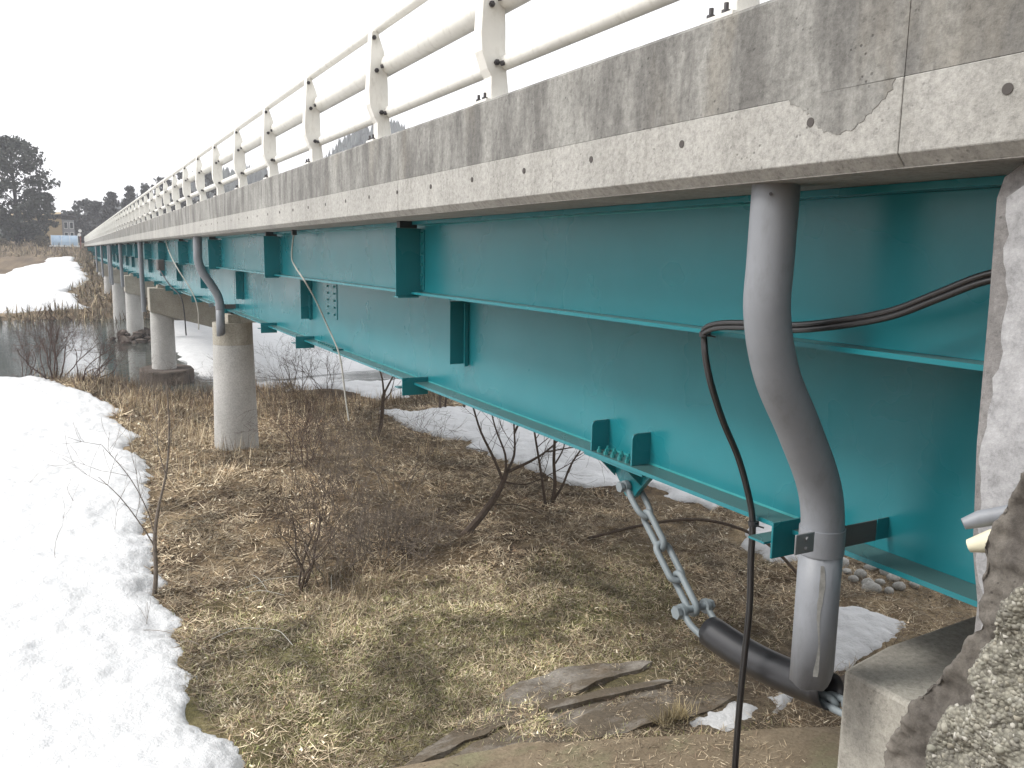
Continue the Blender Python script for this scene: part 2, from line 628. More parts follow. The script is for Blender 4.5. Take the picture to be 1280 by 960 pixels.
# ------------------------------------------------------------------ snow
def snow(name, poly, thick, res, label, soft=0.35, edge=0.12, yres=None, seed=0.0, base=None):
    P = np.array(poly, float)
    x0, y0 = P.min(0) - 0.4
    x1, y1 = P.max(0) + 0.4
    xs = np.arange(x0, x1, res)
    ys = [y0]
    while ys[-1] < y1:
        ys.append(ys[-1] + (yres(ys[-1]) if yres else res))
    ys = np.array(ys)
    X, Y = np.meshgrid(xs, ys)
    X, Y = X.ravel(), Y.ravel()
    inside = np.zeros(len(X), bool)
    D = np.full(len(X), 1e9)
    n = len(P)
    for k in range(n):
        a, b = P[k], P[(k + 1) % n]
        ab = b - a
        tt = np.clip(((X - a[0]) * ab[0] + (Y - a[1]) * ab[1]) / (ab @ ab), 0, 1)
        D = np.minimum(D, np.hypot(X - a[0] - tt * ab[0], Y - a[1] - tt * ab[1]))
        cond = ((a[1] > Y) != (b[1] > Y))
        with np.errstate(divide='ignore', invalid='ignore'):
            xi = (b[0] - a[0]) * (Y - a[1]) / (b[1] - a[1] + 1e-12) + a[0]
        inside ^= cond & (X < xi)
    S = np.where(inside, D, -D) + edge * 2.4 * fbm(X + seed, Y, 1.0 / max(edge * 5, 0.2), 5) + 0.10 * fbm(X, Y + seed, 2.7, 3) * min(1, edge * 20) + 0.07 * min(1, edge * 20) * fbm(X, Y + seed, 12.0, 4)
    prof = np.where(S > 0, 1 - np.exp(-np.clip(S, 0, None) / soft), S / soft * 1.5)
    lump = 0.09 * fbm(X + 31 + seed, Y, 0.5, 3) + 0.03 * fbm(X + 11, Y + seed, 3.3, 3) + 0.022 * fbm(X, Y, 9.0, 3)
    lump = lump * np.clip(np.abs(S) / 0.3, 0.25, 1)
    lump = lump + 0.03 * fbm(X + 7, Y, 14.0, 3) * np.exp(-np.abs(S) / 0.25)
    Z = (G(X, Y) if base is None else base) + thick * prof + lump * np.clip(prof + 0.25, 0, 1) * min(1, thick / 0.12) - 0.015
    i = np.arange(len(X)).reshape(len(ys), len(xs))
    F = np.stack([i[:-1, :-1].ravel(), i[:-1, 1:].ravel(), i[1:, 1:].ravel(), i[1:, :-1].ravel()], 1)
    keep = (S[F] > -0.25).any(1)
    F = F[keep]
    used = np.unique(F)
    remap = np.full(len(X), -1)
    remap[used] = np.arange(len(used))
    o = np_mesh(name, np.stack([X, Y, Z], 1)[used], remap[F], M['snow'], smooth=True)
    return tag(o, label, 'snow', kind='stuff')


S1 = [(-0.9, 29.3), (-0.68, 28.17), (0.14, 25.55), (0.98, 22.57), (0.63, 21.71), (1.13, 19.34), (0.81, 17.86), (1.07, 16.48), (0.98, 15.22),
      (0.88, 13.21), (0.73, 12.65), (0.78, 11.68), (0.64, 10.78), (0.81, 10.19), (0.66, 9.89), (0.78, 9.39), (0.92, 8.99),
      (0.74, 8.65), (0.82, 8.32), (0.71, 8.01), (0.84, 7.77), (0.72, 7.5), (0.7, 7.06), (0.87, 6.64), (0.98, 6.22),
      (1.0, 5.71), (1.05, 4.2), (-7, 4.2), (-9, 30.5), (-2.2, 30.2)]
snow('snow_field', S1, 0.13, 0.035, 'large smooth white snow field filling the left bank beside the dry grass', 0.16, 0.05,
     yres=lambda y: 0.05 + max(0, (y - 8)) * 0.008)
snow('snow_patch', [(6.21, 28.26), (11.66, 36.3), (13.08, 36.98), (11.06, 29.22), (9.25, 24.43), (7.98, 23.79), (8.09, 26.63), (7.77, 28.41)],
     0.12, 0.10, 'thin snow wedge on the bank beyond the first pier, by the small sapling', 0.15, 0.12, seed=3)
snow('snow_strip', [(7.41, 21.63), (8.17, 20.96), (9.51, 21.28), (11.27, 21.2), (11.8, 15.59), (11.5, 11.0), (10.0, 9.9), (8.83, 9.75), (8.6, 10.26),
                    (8.62, 11.38), (8.21, 11.52), (7.59, 11.47), (7.33, 11.81), (7.36, 12.57), (7.4, 13.88), (7.16, 14.44),
                    (7.5, 16.56), (7.08, 17.16), (7.04, 18.08), (7.21, 19.63)], 0.10, 0.06,
     'long diagonal snow strip under the green girder behind the bare trees', 0.07, 0.13, seed=9)
snow('snow_patch', [(8.19, 8.44), (9.06, 9.02), (9.46, 8.52), (8.29, 7.42), (7.77, 7.48), (7.88, 7.95)], 0.14, 0.05,
     'small snow patch seen left of the bent drainpipe and cable', 0.1, 0.05, seed=5)
snow('snow_patch', [(7.1, 6.15), (7.7, 6.05), (7.85, 5.5), (7.1, 5.2), (6.3, 5.05), (5.55, 4.86), (5.2, 4.80), (5.35, 5.0), (6.3, 5.42)],
     0.08, 0.025, 'bright snow patch beside the bottom end of the near drainpipe', 0.08, 0.03, seed=7)
snow('snow_patch', [(4.5, 5.12), (5.0, 5.15), (5.15, 4.95), (4.95, 4.74), (4.6, 4.78), (4.3, 4.95)],
     0.05, 0.025, 'grey remnant of snow under the black chain sleeve', 0.08, 0.03, seed=8)
snow('snow_bank', [(-6.06, 94.76), (-4.14, 107.5), (-2.68, 112.14), (-2.32, 123.61), (0.6, 126.9), (1.19, 94.92), (1.3, 89.64),
                   (0.16, 83.05), (-0.35, 80.77), (0.55, 73.32), (0.9, 70.92), (-1.61, 68.92), (-4.55, 68.43), (-30, 68.5), (-34, 92)],
     0.25, 0.22, 'white snow bank on the far shore below the tarpaulin shelter', 0.25, 0.45, seed=2,
     yres=lambda y: 0.5)

snow('white_shelf', [(4.0, 33.2), (4.15, 40), (4.3, 50), (4.6, 61), (12, 62), (40, 60), (40, 36), (12, 33.5), (7.5, 32.2), (5.5, 32.0)],  # raised white sheet built just above the river surface
     0.22, 0.25, 'flat white shelf on the river behind and between the two nearest pier columns', 0.3, 0.25, seed=4, base=-4.93)

# ------------------------------------------------------------------ bridge deck
XF = 2.09                      # outer face of the parapet
DECK_W = 7.9                   # inner (far) side
END = 143.0
deck = empty('bridge_deck', (XF, -0.4, 0.26), 'long concrete bridge deck with stained parapet wall running into the distance', 'bridge deck')
sl = MB()
sl.prism([(2.125, 0.262), (7.9, 0.262), (7.9, 0.52), (2.30, 0.52)], 'y', -0.42, END)
sl.build('deck_slab', M['conc_under'], deck)
rd = MB().prism([(2.40, 0.522), (7.6, 0.522), (7.6, 0.60), (2.40, 0.58)], 'y', -0.42, END)
rd.build('road_surface', simple('asphalt', (0.06, 0.06, 0.06), 0.9), deck)
# far parapet
MB().prism([(7.62, 0.602), (7.9, 0.522), (7.9, 0.85), (7.62, 0.85)], 'y', -0.42, END).build('far_parapet', M['conc_up'], deck)
joints = [-0.42, 1.63, 3.55, 5.71] + [7.78 + 2.07 * k for k in range(66)]
joints = [j for j in joints if j < END] + [END]
up_mesh = lo_mesh = None
for i in range(len(joints) - 1):
    a, b = joints[i] + 0.0012, joints[i + 1] - 0.0012
    jit = random.uniform(-0.0015, 0.0015)
    u = MB().prism([(XF + 0.004 + jit, 0.512), (XF + 0.29, 0.526), (XF + 0.29, 0.838), (XF + 0.27, 0.851), (XF + 0.022 + jit, 0.851), (XF + 0.004 + jit, 0.835)], 'y', a, b)
    u.build('parapet_panel', M['conc_up'], deck)
    lo = MB().prism([(XF + 0.0015 + jit, 0.301), (XF + 0.038, 0.264), (XF + 0.18, 0.2645), (XF + 0.2, 0.508), (XF + 0.0015 + jit, 0.510)], 'y', a, b)
    lp = lo.build('edge_panel', M['conc_lo'], deck, bevel=0.002)
    if a < 14:
        t0 = 0.7
        while t0 < b:
            if t0 > a:
                pl = MB().tube([(XF - 0.0015, t0, 0.428), (XF + 0.004, t0, 0.428)], 0.0145, 14)
                pl.build('tie_hole', simple('dark_hole_mortar', (0.10, 0.09, 0.085), 0.95) if 'hole' not in M else M['hole'], lp)
                M.setdefault('hole', bpy.data.materials['dark_hole_mortar'])
            t0 += 0.628

# chipped concrete scab below the pour line at the near joint
# (spalled patch: a thin recessed darker area, real relief)
def ragged(cx, cy, rx, ry, n=26, seed=0, ax='yz', jit=0.25):
    r = random.Random(seed)
    out = []
    for k in range(n):
        a = 2 * math.pi * k / n
        q = 1 + r.uniform(-jit, jit)
        out.append((cx + math.cos(a) * rx * q, cy + math.sin(a) * ry * q))
    return out


rs = random.Random(8)
base = [(1.655, 0.509), (2.06, 0.509), (2.00, 0.475), (1.95, 0.44), (1.915, 0.40), (1.86, 0.378), (1.80, 0.385), (1.745, 0.415), (1.70, 0.455), (1.67, 0.48)]
out = []
for q in range(len(base)):
    p, r_ = base[q], base[(q + 1) % len(base)]
    for w in range(6 if q else 1):
        f = w / 6
        out.append((p[0] + (r_[0] - p[0]) * f + rs.uniform(-.006, .006) * (q > 0), p[1] + (r_[1] - p[1]) * f + rs.uniform(-.006, .006) * (q > 0)))
tag(MB().prism(out, 'x', XF - 0.0012, XF + 0.004).build('spalled_patch', M['conc_up'], deck), 'rough dark spalled patch below the pour line')

# ------------------------------------------------------------------ guard rail
rail = empty('guard_rail', (2.2, 2.45, 0.851), 'cream steel guard rail with three pipes and curved posts along the parapet', 'guard rail')
prof = [(2.165, 0.856), (2.165, 0.995), (2.14, 1.035), (2.105, 1.13), (2.10, 1.23), (2.128, 1.655), (2.14, 1.668), (2.165, 1.665),
        (2.180, 1.645), (2.222, 1.53), (2.245, 1.42), (2.252, 1.28), (2.254, 1.15), (2.263, 1.02), (2.285, 0.856)]
P0, DP = 2.455, 1.975
post_me = None
plate_me = bolts_me = None
for k in range(-1, 71):
    y = P0 + DP * k
    if k == -1:
        p = MB().prism(prof, 'y', -0.05, 0.05).build('post', M['cream'], rail, bevel=0.0025)
        post_src = p
        q = MB().box(2.115, 2.36, -0.085, 0.085, 0.853, 0.866).build('base_plate', M['cream'], p)
        for bx, by in ((2.135, -0.03), (2.135, 0.05), (2.335, -0.067), (2.335, 0.067)):
            bb = MB()
            bb.tube([(bx, by, 0.866), (bx, by, 0.880)], 0.017, 6)
            bb.tube([(bx, by, 0.880), (bx, by, 0.905)], 0.009, 8)
            bb.build('anchor_bolt', M['darkbolt'], p)
        for bx, bz in ((2.160, 1.378), (2.195, 1.072), (2.142, 1.615)):
            bb = MB()
            bb.tube([(bx, -0.05, bz), (bx, -0.066, bz)], 0.017, 6)
            bb.tube([(bx, -0.066, bz), (bx, -0.074, bz)], 0.010, 8)
            bb.build('rail_bolt', M['darkbolt'], p)
        for o in [p] + list(p.children):
            o.matrix_parent_inverse = Matrix.Identity(4)
            o.location = (0, 0, 0)
        p.location = Vector((0, y, 0)) - Vector(rail.location)
        srcs = [p] + list(p.children)
    else:
        c = post_src.copy()
        COL.objects.link(c)
        c.parent = rail
        c.location = Vector((0, y, 0)) - Vector(rail.location)
        for ch in srcs[1:]:
            if k > 22 and 'bolt' in ch.name:
                continue
            d = ch.copy()
            COL.objects.link(d)
            d.parent = c
YE = P0 + DP * 70 + 0.3
for nm, x, z, r in (('top_rail', 2.185, 1.690, 0.036), ('main_rail', 2.268, 1.435, 0.074), ('lower_rail', 2.262, 1.082, 0.042)):
    MB().tube([(x, 0.2, z), (x, YE, z)], r, 24).build(nm, M['cream'], rail, smooth=True)
    if nm != 'top_rail':
        ro = [o for o in rail.children if o.name.startswith(nm)][0]
        for k in range(-1, 14):
            y = P0 + DP * k - 0.085
            MB().tube([(x - 0.9 * r, y, z - 0.35 * r), (x - 0.9 * r - 0.016, y, z - 0.35 * r - .005)], 0.016, 6).build('rail_bolt', M['darkbolt'], ro)

# ------------------------------------------------------------------ steel girder spans
SP0, SPL = 2.45, 15.55          # first span start is behind the wing wall
span_starts = [2.45 + 15.55 * k for k in range(9)]


def girder_span(L, y0):
    """built from local y = 0 .. L, placed at y0"""
    r = empty('steel_girder_span', (3.0, y0, -1.24), 'x', 'bridge girder', 'green steel girder spans')

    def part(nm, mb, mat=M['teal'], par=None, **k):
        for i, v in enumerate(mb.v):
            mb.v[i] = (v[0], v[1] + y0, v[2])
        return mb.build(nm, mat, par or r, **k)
    a, b = 0.02, L - 0.02
    part('main_web', MB().box(3.0, 3.012, a, b, -1.222, 0.236))
    part('bottom_flange', MB().box(2.855, 3.16, a, b, -1.245, -1.223))
    part('weld_bead', MB().prism([(3.0, -1.222), (2.991, -1.222), (3.0, -1.213)], 'y', a, b), M['bolt_teal'])
    part('weld_bead', MB().prism([(2.60, 0.233), (2.592, 0.233), (2.60, 0.225)], 'y', a, b), M['bolt_teal'])
    part('top_flange', MB().box(2.88, 3.13, a, b, 0.237, 0.2605))
    part('stringer_web', MB().box(2.60, 2.611, a, b, -0.316, 0.233))
    part('stringer_top_flange', MB().box(2.505, 2.705, a, b, 0.234, 0.2600))
    part('stringer_bottom_flange', MB().box(2.505, 2.705, a, b, -0.336, -0.317))
    # far side
    part('inner_web', MB().box(6.2, 6.212, a, b, -1.222, 0.236))
    part('inner_bottom_flange', MB().box(6.05, 6.36, a, b, -1.245, -1.223))
    part('inner_top_flange', MB().box(6.08, 6.33, a, b, 0.237, 0.2605))
    for fy in FR:
        # bracket outside the stringer
        p = part('bracket_plate', MB().box(2.375, 2.599, fy - 0.006, fy + 0.006, -0.352, 0.205), bevel=0.002)
        part('bracket_flange', MB().box(2.375, 2.56, fy - 0.05, fy + 0.05, -0.364, -0.3525))
        part('angle_cleat', MB().box(2.592, 2.5995, fy - 0.085, fy - 0.0065, -0.30, 0.19))
        bb = MB()
        for q in range(6):
            bb.tube([(2.592, fy - 0.05, -0.26 + 0.085 * q), (2.578, fy - 0.05, -0.26 + 0.085 * q)], 0.012, 6)
        part('bolt', bb, M['bolt_teal'])['kind'] = 'stuff'
        # knee below the stringer on the main web
        part('knee_plate', MB().box(2.862, 2.999, fy - 0.012, fy, -0.945, -0.40), bevel=0.002)
        part('knee_cleat', MB().box(2.990, 2.9995, fy - 0.10, fy - 0.0125, -0.945, -0.42))
        part('knee_edge', MB().box(2.955, 2.9895, fy - 0.112, fy - 0.101, -0.955, -0.42))
        bb = MB()
        for q in range(5):
            bb.tube([(2.990, fy - 0.06, -0.88 + 0.10 * q), (2.976, fy - 0.06, -0.88 + 0.10 * q)], 0.012, 6)
        part('bolt', bb, M['bolt_teal'])['kind'] = 'stuff'
        part('cantilever_plate', MB().prism([(2.720, 0.22), (2.999, 0.22), (2.999, -0.39), (2.862, -0.39), (2.720, -0.31)], 'y', fy - 0.012, fy))
        part('inner_stiffener', MB().box(3.0125, 3.13, fy - 0.006, fy + 0.006, -1.22, 0.235))
        part('cross_beam', MB().box(3.131, 6.199, fy - 0.006, fy + 0.006, -0.8, 0.0))
        part('cross_beam_flange', MB().box(3.131, 6.199, fy - 0.09, fy + 0.09, -0.815, -0.8005))
        part('packer', MB().box(2.40, 2.55, fy - 0.04, fy + 0.03, 0.206, 0.26), M['rubber'])
    for gy in GU:
        part('gusset_plate', MB().box(2.735, 2.998, gy - 0.006, gy + 0.006, -1.345, -1.175), bevel=0.002)
        part('gusset_shelf', MB().box(2.70, 2.845, gy + 0.01, gy + 0.11, -1.275, -1.265))
    return r


FR = [4.10, 9.37, 14.6]
GU = [0.17, 4.93, 9.18, 11.6]
ORD = ['first', 'second', 'third', 'fourth', 'fifth', 'sixth', 'seventh', 'eighth', 'ninth']
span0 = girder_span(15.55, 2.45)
# the first span starts behind the wing wall, so its web reaches further back
sp_lab = ['nearest teal girder span from the abutment to the first pier column, with the chain bracket',
          'teal girder span between the first and second pier columns', 'teal girder span between the second and third pier columns',
          'teal girder span between third and fourth pier columns', 'teal girder span between fourth and fifth pier columns',
          'teal girder span past the fifth pier column', 'teal girder span third from the far bank',
          'teal girder span second from the far bank', 'farthest teal girder span ending at the far bank']
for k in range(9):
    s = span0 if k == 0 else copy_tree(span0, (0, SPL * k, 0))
    s['label'] = sp_lab[k]
# near-end extension of span 1
for nm, bx in (('main_web_end', (3.0, 3.012, 0.5, 2.4702, -1.222, 0.236)), ('bottom_flange_end', (2.855, 3.16, 0.5, 2.4702, -1.245, -1.223)),
               ('stringer_web_end', (2.60, 2.611, 0.5, 2.4702, -0.316, 0.233)), ('stringer_top_flange_end', (2.505, 2.705, 0.5, 2.4702, 0.234, 0.2600)),
               ('stringer_bottom_flange_end', (2.505, 2.705, 0.5, 2.4702, -0.336, -0.317)), ('top_flange_end', (2.88, 3.13, 0.5, 2.4702, 0.237, 0.2605))):
    MB().box(*bx).build(nm.replace('_end', ''), M['teal'], span0)


def round_plate(y, x0=2.868, x1=2.999, z0=-1.222, z1=-1.03, c=0.03):
    return MB().prism([(x0, z0), (x1, z0), (x1, z1 - 0.0), (x0 + c, z1), (x0 + 0.3 * c, z1 - 0.3 * c), (x0, z1 - c)], 'y', y - 0.006, y + 0.006)


for y in (4.31, 3.88):
    round_plate(y).build('stiffener', M['teal'], span0)
bb = MB()
for k in range(5):
    for x in (2.89, 2.955):
        yy = 3.95 + 0.075 * k
        bb.tube([(x, yy, -1.223), (x, yy, -1.205)], 0.015, 6)
        bb.tube([(x, yy, -1.205), (x, yy, -1.188)], 0.008, 8)
bb.build('bolt', M['bolt_teal'], span0)['kind'] = 'stuff'
# web splice near the third bracket
MB().box(2.992, 2.9995, 10.45, 10.95, -0.86, -0.40).build('splice_plate', M['teal'], span0)
bb = MB()
for i in range(5):
    for j in range(2):
        bb.tube([(2.992, 10.55 + 0.3 * j, -0.80 + 0.09 * i), (2.976, 10.55 + 0.3 * j, -0.80 + 0.09 * i)], 0.014, 6)
bb.build('bolt', M['bolt_teal'], span0)['kind'] = 'stuff'
MB().box(2.86, 2.998, 10.2, 11.15, -1.222, -1.206).build('flange_splice', M['teal'], span0)
bb = MB()
for i in range(9):
    bb.tube([(2.91, 10.27 + 0.1 * i, -1.206), (2.91, 10.27 + 0.1 * i, -1.188)], 0.014, 6)
bb.build('bolt', M['bolt_teal'], span0)['kind'] = 'stuff'

# ------------------------------------------------------------------ piers
PIER_Y = [18.0 + 15.5 * k for k in range(8)]
pl_lab = ['nearest round concrete pier column standing in dry grass', 'second round pier column rising from a dark octagonal footing at the water edge',
          'third pier column standing in the river on a rubble mound', 'fourth pier column, half hidden left of the third',
          'fifth pier column, a sliver beyond the fourth', 'sixth pier column near the far shore', 'seventh pier column on the far bank',
          'last pier column close to the far abutment']
for k, y in enumerate(PIER_Y):
    gz = float(G(2.9, y))
    e = empty('bridge_pier', (2.93, y, gz), pl_lab[k], 'bridge pier', 'round concrete piers under the bridge')
    top = -1.475 if k == 0 else (-2.1)
    jn = -1.93 if k == 0 else -2.1
    bz = gz - 0.6
    cyl = MB().tube([(2.93, y, bz), (2.93, y, gz), (2.93, y, jn - 0.003)], [0.455, 0.452, 0.405], 40)
    cyl.build('column', M['conc_pier'], e, smooth=True)
    if k == 0:
        MB().tube([(2.93, y, jn), (2.93, y, top)], [0.402, 0.398], 40).build('column_head', M['conc_cap'], e, smooth=True)
        MB().box(3.05, 6.8, y - 0.38, y + 0.5, -1.465, -1.33).build('cap_beam', M['conc_cap'], e)
    else:
        MB().prism([(2.50, -1.40), (7.2, -1.40), (7.2, -2.27), (5.6, -2.97), (4.9, -2.97), (2.50, -2.27)], 'y', y - 0.46, y + 0.46
                   ).build('cap_beam', M['conc_cap'], e, bevel=0.02)
    for px in (3.0, 6.2):
        MB().box(px - 0.2, px + 0.2, y - 0.3, y + 0.3, (-1.469 if k == 0 else -1.397) + (0.14 if (k == 0 and px > 3.1) else 0), -1.30
                 ).build('bearing_pedestal', M['conc_cap'], e)
        MB().box(px - 0.13, px + 0.13, y - 0.2, y + 0.2, -1.2995, -1.247).build('bearing', M['rubber'], e)
    if k == 1:
        fo = []
        for q in range(10):
            a = 2 * math.pi * (q + 0.5) / 10
            fo.append((3.0 + 0.98 * math.cos(a), y + 1.3 * math.sin(a)))
        MB().prism(fo, 'z', -5.6, -4.42).build('footing', M['rubble'], e, bevel=0.04)
for k, y in ((1, PIER_Y[2]),):
    rb = empty('rubble_mound', (2.9, y, -4.9), 'mound of dark stones round the foot of the pier column in the river', 'rubble')
    r2 = random.Random(4)
    for q in range(70):
        a = r2.uniform(0, 2 * math.pi)
        d = r2.uniform(0.5, 1.35)
        s = r2.uniform(0.16, 0.34)
        bm = bmesh.new()
        bmesh.ops.create_icosphere(bm, subdivisions=1, radius=s)
        for v in bm.verts:
            v.co *= r2.uniform(0.7, 1.2)
            v.co.z *= 0.7
            v.co += Vector((2.9 + d * math.cos(a), y + d * 1.1 * math.sin(a), -4.95 + (1.35 - d) * 0.65))
        me = bpy.data.meshes.new('stone')
        bm.to_mesh(me)
        bm.free()
        me.materials.append(M['rubble'])
        o = bpy.data.objects.new('stone', me)
        COL.objects.link(o)
        o.parent = rb
        o.matrix_parent_inverse = Matrix.Translation(-Vector(rb.location))

# far abutment
fa = empty('far_abutment', (5, END + 1, -1.5), 'concrete abutment wall carrying the far end of the bridge', 'abutment')
MB().box(1.9, 8.2, END - 0.9, END + 1.5, -3.5, -1.26).build('abutment_seat', M['conc_cap'], fa)
MB().box(1.9, 8.2, END + 0.1, END + 1.5, -1.258, 0.25).build('back_wall', M['conc_cap'], fa)


# ------------------------------------------------------------------ drain pipes
def smooth_path(pts, n=8):
    pts = [Vector(p) for p in pts]
    out = []
    for i in range(len(pts) - 1):
        p0 = pts[max(i - 1, 0)]
        p1, p2 = pts[i], pts[i + 1]
        p3 = pts[min(i + 2, len(pts) - 1)]
        for k in range(n):
            t = k / n
            out.append(0.5 * ((2 * p1) + (-p0 + p2) * t + (2 * p0 - 5 * p1 + 4 * p2 - p3) * t * t + (-p0 + 3 * p1 - 3 * p2 + p3) * t ** 3))
    out.append(pts[-1])
    return out


def drain(y, bottom, label, near=False, straight=False):
    e = empty('drain_pipe', (2.26, y, 0.26), label, 'drainpipe', 'grey drainpipes hanging from the deck')
    n = 32 if near else 14
    if straight:
        path = [(2.27, y, 0.262), (2.27, y, -0.6), (2.29, y, bottom)]
        MB().tube(path, 0.084, n).build('pipe', M['pipe'], e, smooth=True)
    else:
        path = smooth_path([(2.255, y, 0.262), (2.25, y, 0.0), (2.25, y, -0.20), (2.315, y, -0.42), (2.45, y, -0.64), (2.575, y, -0.86), (2.622, y, -1.02),
                            (2.625, y, -1.18)], 7)
        MB().tube(path, 0.084, n).build('pipe', M['pipe'], e, smooth=True)
        # lower length, its foot cut to a rough mitre
        m = 24 if near else 12
        vs, fs = [], []
        for j, z in enumerate((-1.155, bottom + 0.25, bottom)):
            for q in range(m):
                a = 2 * math.pi * q / m
                zz = z
                if j == 2:
                    zz = z + 0.10 * max(0, 0.884 * math.cos(a) - 0.467 * math.sin(a) - 0.15) ** 1.3 + (0.006 * math.sin(5 * a) if near else 0)
                vs.append((2.627 + 0.0855 * math.cos(a), y + 0.0855 * math.sin(a), zz))
        for j in range(2):
            for q in range(m):
                fs.append((j * m + q, j * m + (q + 1) % m, (j + 1) * m + (q + 1) % m, (j + 1) * m + q))
        lp = MB().add(vs, fs).build('lower_pipe', M['pipe'], e, smooth=True)
        so = lp.modifiers.new('wall', 'SOLIDIFY')
        so.thickness = 0.006
        so.offset = -1
        MB().tube([(2.626, y, -1.065), (2.627, y, -1.172)], 0.0895, n).build('collar', M['pipe'], e, smooth=True)
        cl = MB().box(2.40, 2.50, y - 0.075, y - 0.067, -1.125, -1.045).build('clamp_ear', M['steel'], e, bevel=0.002)
        if near:
            bb = MB()
            for z in (-1.065, -1.105):
                bb.tube([(2.455, y - 0.075, z), (2.455, y - 0.085, z)], 0.009, 6)
            bb.build('bolt', M['steel'], cl)['kind'] = 'stuff'
        MB().box(2.70, 2.935, y - 0.016, y - 0.010, -1.165, -1.075).build('clamp_bar', M['strap'], e)
        MB().box(2.93, 2.998, y - 0.022, y - 0.0165, -1.16, -1.07).build('clamp_lug', M['teal'], e)
    if near:
        st = []
        rq = random.Random(3)
        for q in range(22):
            z = -1.20 - 0.47 * q / 21
            a0 = math.atan2(-0.65, -0.76) + 0.12 + 0.05 * math.sin(q * 0.5) + 0.1 * q / 21
            w_ = 0.03 + 0.10 * (0.5 + 0.5 * math.sin(q * 0.35)) + rq.uniform(-.02, .02)
            st.append([(2.627 + 0.0862 * math.cos(a0 + d), y + 0.0862 * math.sin(a0 + d), z) for d in (-w_, w_)])
        sv_, sf_ = [p for r_ in st for p in r_], [(2 * q, 2 * q + 1, 2 * q + 3, 2 * q + 2) for q in range(21)]
        MB().add(sv_, sf_).build('lime_streak', simple('lime_streak', (0.345, 0.345, 0.325), 0.85, var=.2, vscale=40), e)
        bb = MB()
        bb.tube([(2.255 - 0.07, y - 0.048, 0.225), (2.255 - 0.078, y - 0.055, 0.225)], 0.006, 8)
        bb.build('screw', M['darkbolt'], e)
    return e


drain(2.25, -1.735, 'large bent grey drainpipe in the foreground, ending above the black chain sleeve', near=True)
drain(17.55, -1.72, 'bent grey drainpipe reaching the top of the nearest pier column')
dl = ['straight grey drainpipe beside the second pier cap', 'straight drainpipe in front of the third pier cap', 'drainpipe at the fourth pier, one of a close pair',
      'drainpipe at the fifth pier, small and distant', 'distant drainpipe near the far bank', 'farthest thin drainpipe at the end of the bridge']
for q, y in enumerate((32.9, 46.2, 58.0, 60.6, 74.0, 89.0)):
    drain(y, -2.25 if q != 1 else -1.9, dl[q], straight=True)

# ------------------------------------------------------------------ chain restrainer
ch = empty('restrainer_chain', (3.0, 4.05, -1.25), 'grey safety chain with black rubber sleeve from girder bracket to abutment', 'chain')
PX = 3.0
# bracket under the flange: rounded lug with triangular fins
lug = [(3.80, -1.2622), (4.34, -1.2622), (4.22, -1.33)]
for q in range(11):
    a = -0.35 - (math.pi - 0.7) * q / 10
    lug.append((4.045 + 0.085 * math.cos(a), -1.395 + 0.085 * math.sin(a)))
lug.append((3.87, -1.33))
MB().prism(lug, 'x', 2.982, 3.018).build('lug_plate', M['teal'], ch, bevel=0.003)
for y in (3.93, 4.20):
    for s_ in (-1, 1):
        a_, b_ = (2.87, 2.9815) if s_ < 0 else (3.0185, 3.13)
        pp = [(a_, -1.2622), (b_, -1.2622), (b_, -1.37)] if s_ < 0 else [(a_, -1.2622), (b_, -1.2622), (a_, -1.37)]
        MB().prism(pp, 'y', y - 0.008, y + 0.008).build('fin', M['teal'], ch)
MB().box(2.86, 3.14, 3.76, 4.38, -1.262, -1.2462).build('base_plate', M['teal'], ch, bevel=0.002)
pin = MB().tube([(2.905, 4.045, -1.40), (2.928, 4.045, -1.40)], 0.034, 6)
pin.tube([(2.928, 4.045, -1.40), (3.08, 4.045, -1.40)], 0.02, 16)
pin.tube([(3.08, 4.045, -1.40), (3.10, 4.045, -1.40)], 0.03, 6)
pin.build('pin', M['chain'], ch)


def link_path(c, d, n_, half, w, segs=10):
    """stadium-shaped closed path centred on c, long axis d, width axis n_"""
    pts = []
    for k in range(segs + 1):
        a = -math.pi / 2 + math.pi * k / segs
        pts.append(c + d * (half + w * math.cos(a)) + n_ * (w * math.sin(a)))
    for k in range(segs + 1):
        a = math.pi / 2 + math.pi * k / segs
        pts.append(c + d * (-half + w * math.cos(a)) + n_ * (w * math.sin(a)))
    return pts


def closed_tube(pts, r, n=10):
    m = len(pts)
    ctr = sum(pts, Vector()) / m
    vs, fs = [], []
    nrm = (pts[0] - ctr).cross(pts[m // 4] - ctr).normalized()
    for i, p in enumerate(pts):
        t = (pts[(i + 1) % m] - pts[i - 1]).normalized()
        u = nrm
        w = t.cross(u)
        for k in range(n):
            a = 2 * math.pi * k / n
            vs.append(p + (u * math.cos(a) + w * math.sin(a)) * r)
    for i in range(m):
        for k in range(n):
            fs.append((i * n + k, i * n + (k + 1) % n, ((i + 1) % m) * n + (k + 1) % n, ((i + 1) % m) * n + k))
    return vs, fs


A = Vector((PX, 4.045, -1.40))
B = Vector((PX, 3.43, -1.945))
dirv = (B - A).normalized()
side = Vector((1, 0, 0))
upv = dirv.cross(side).normalized()
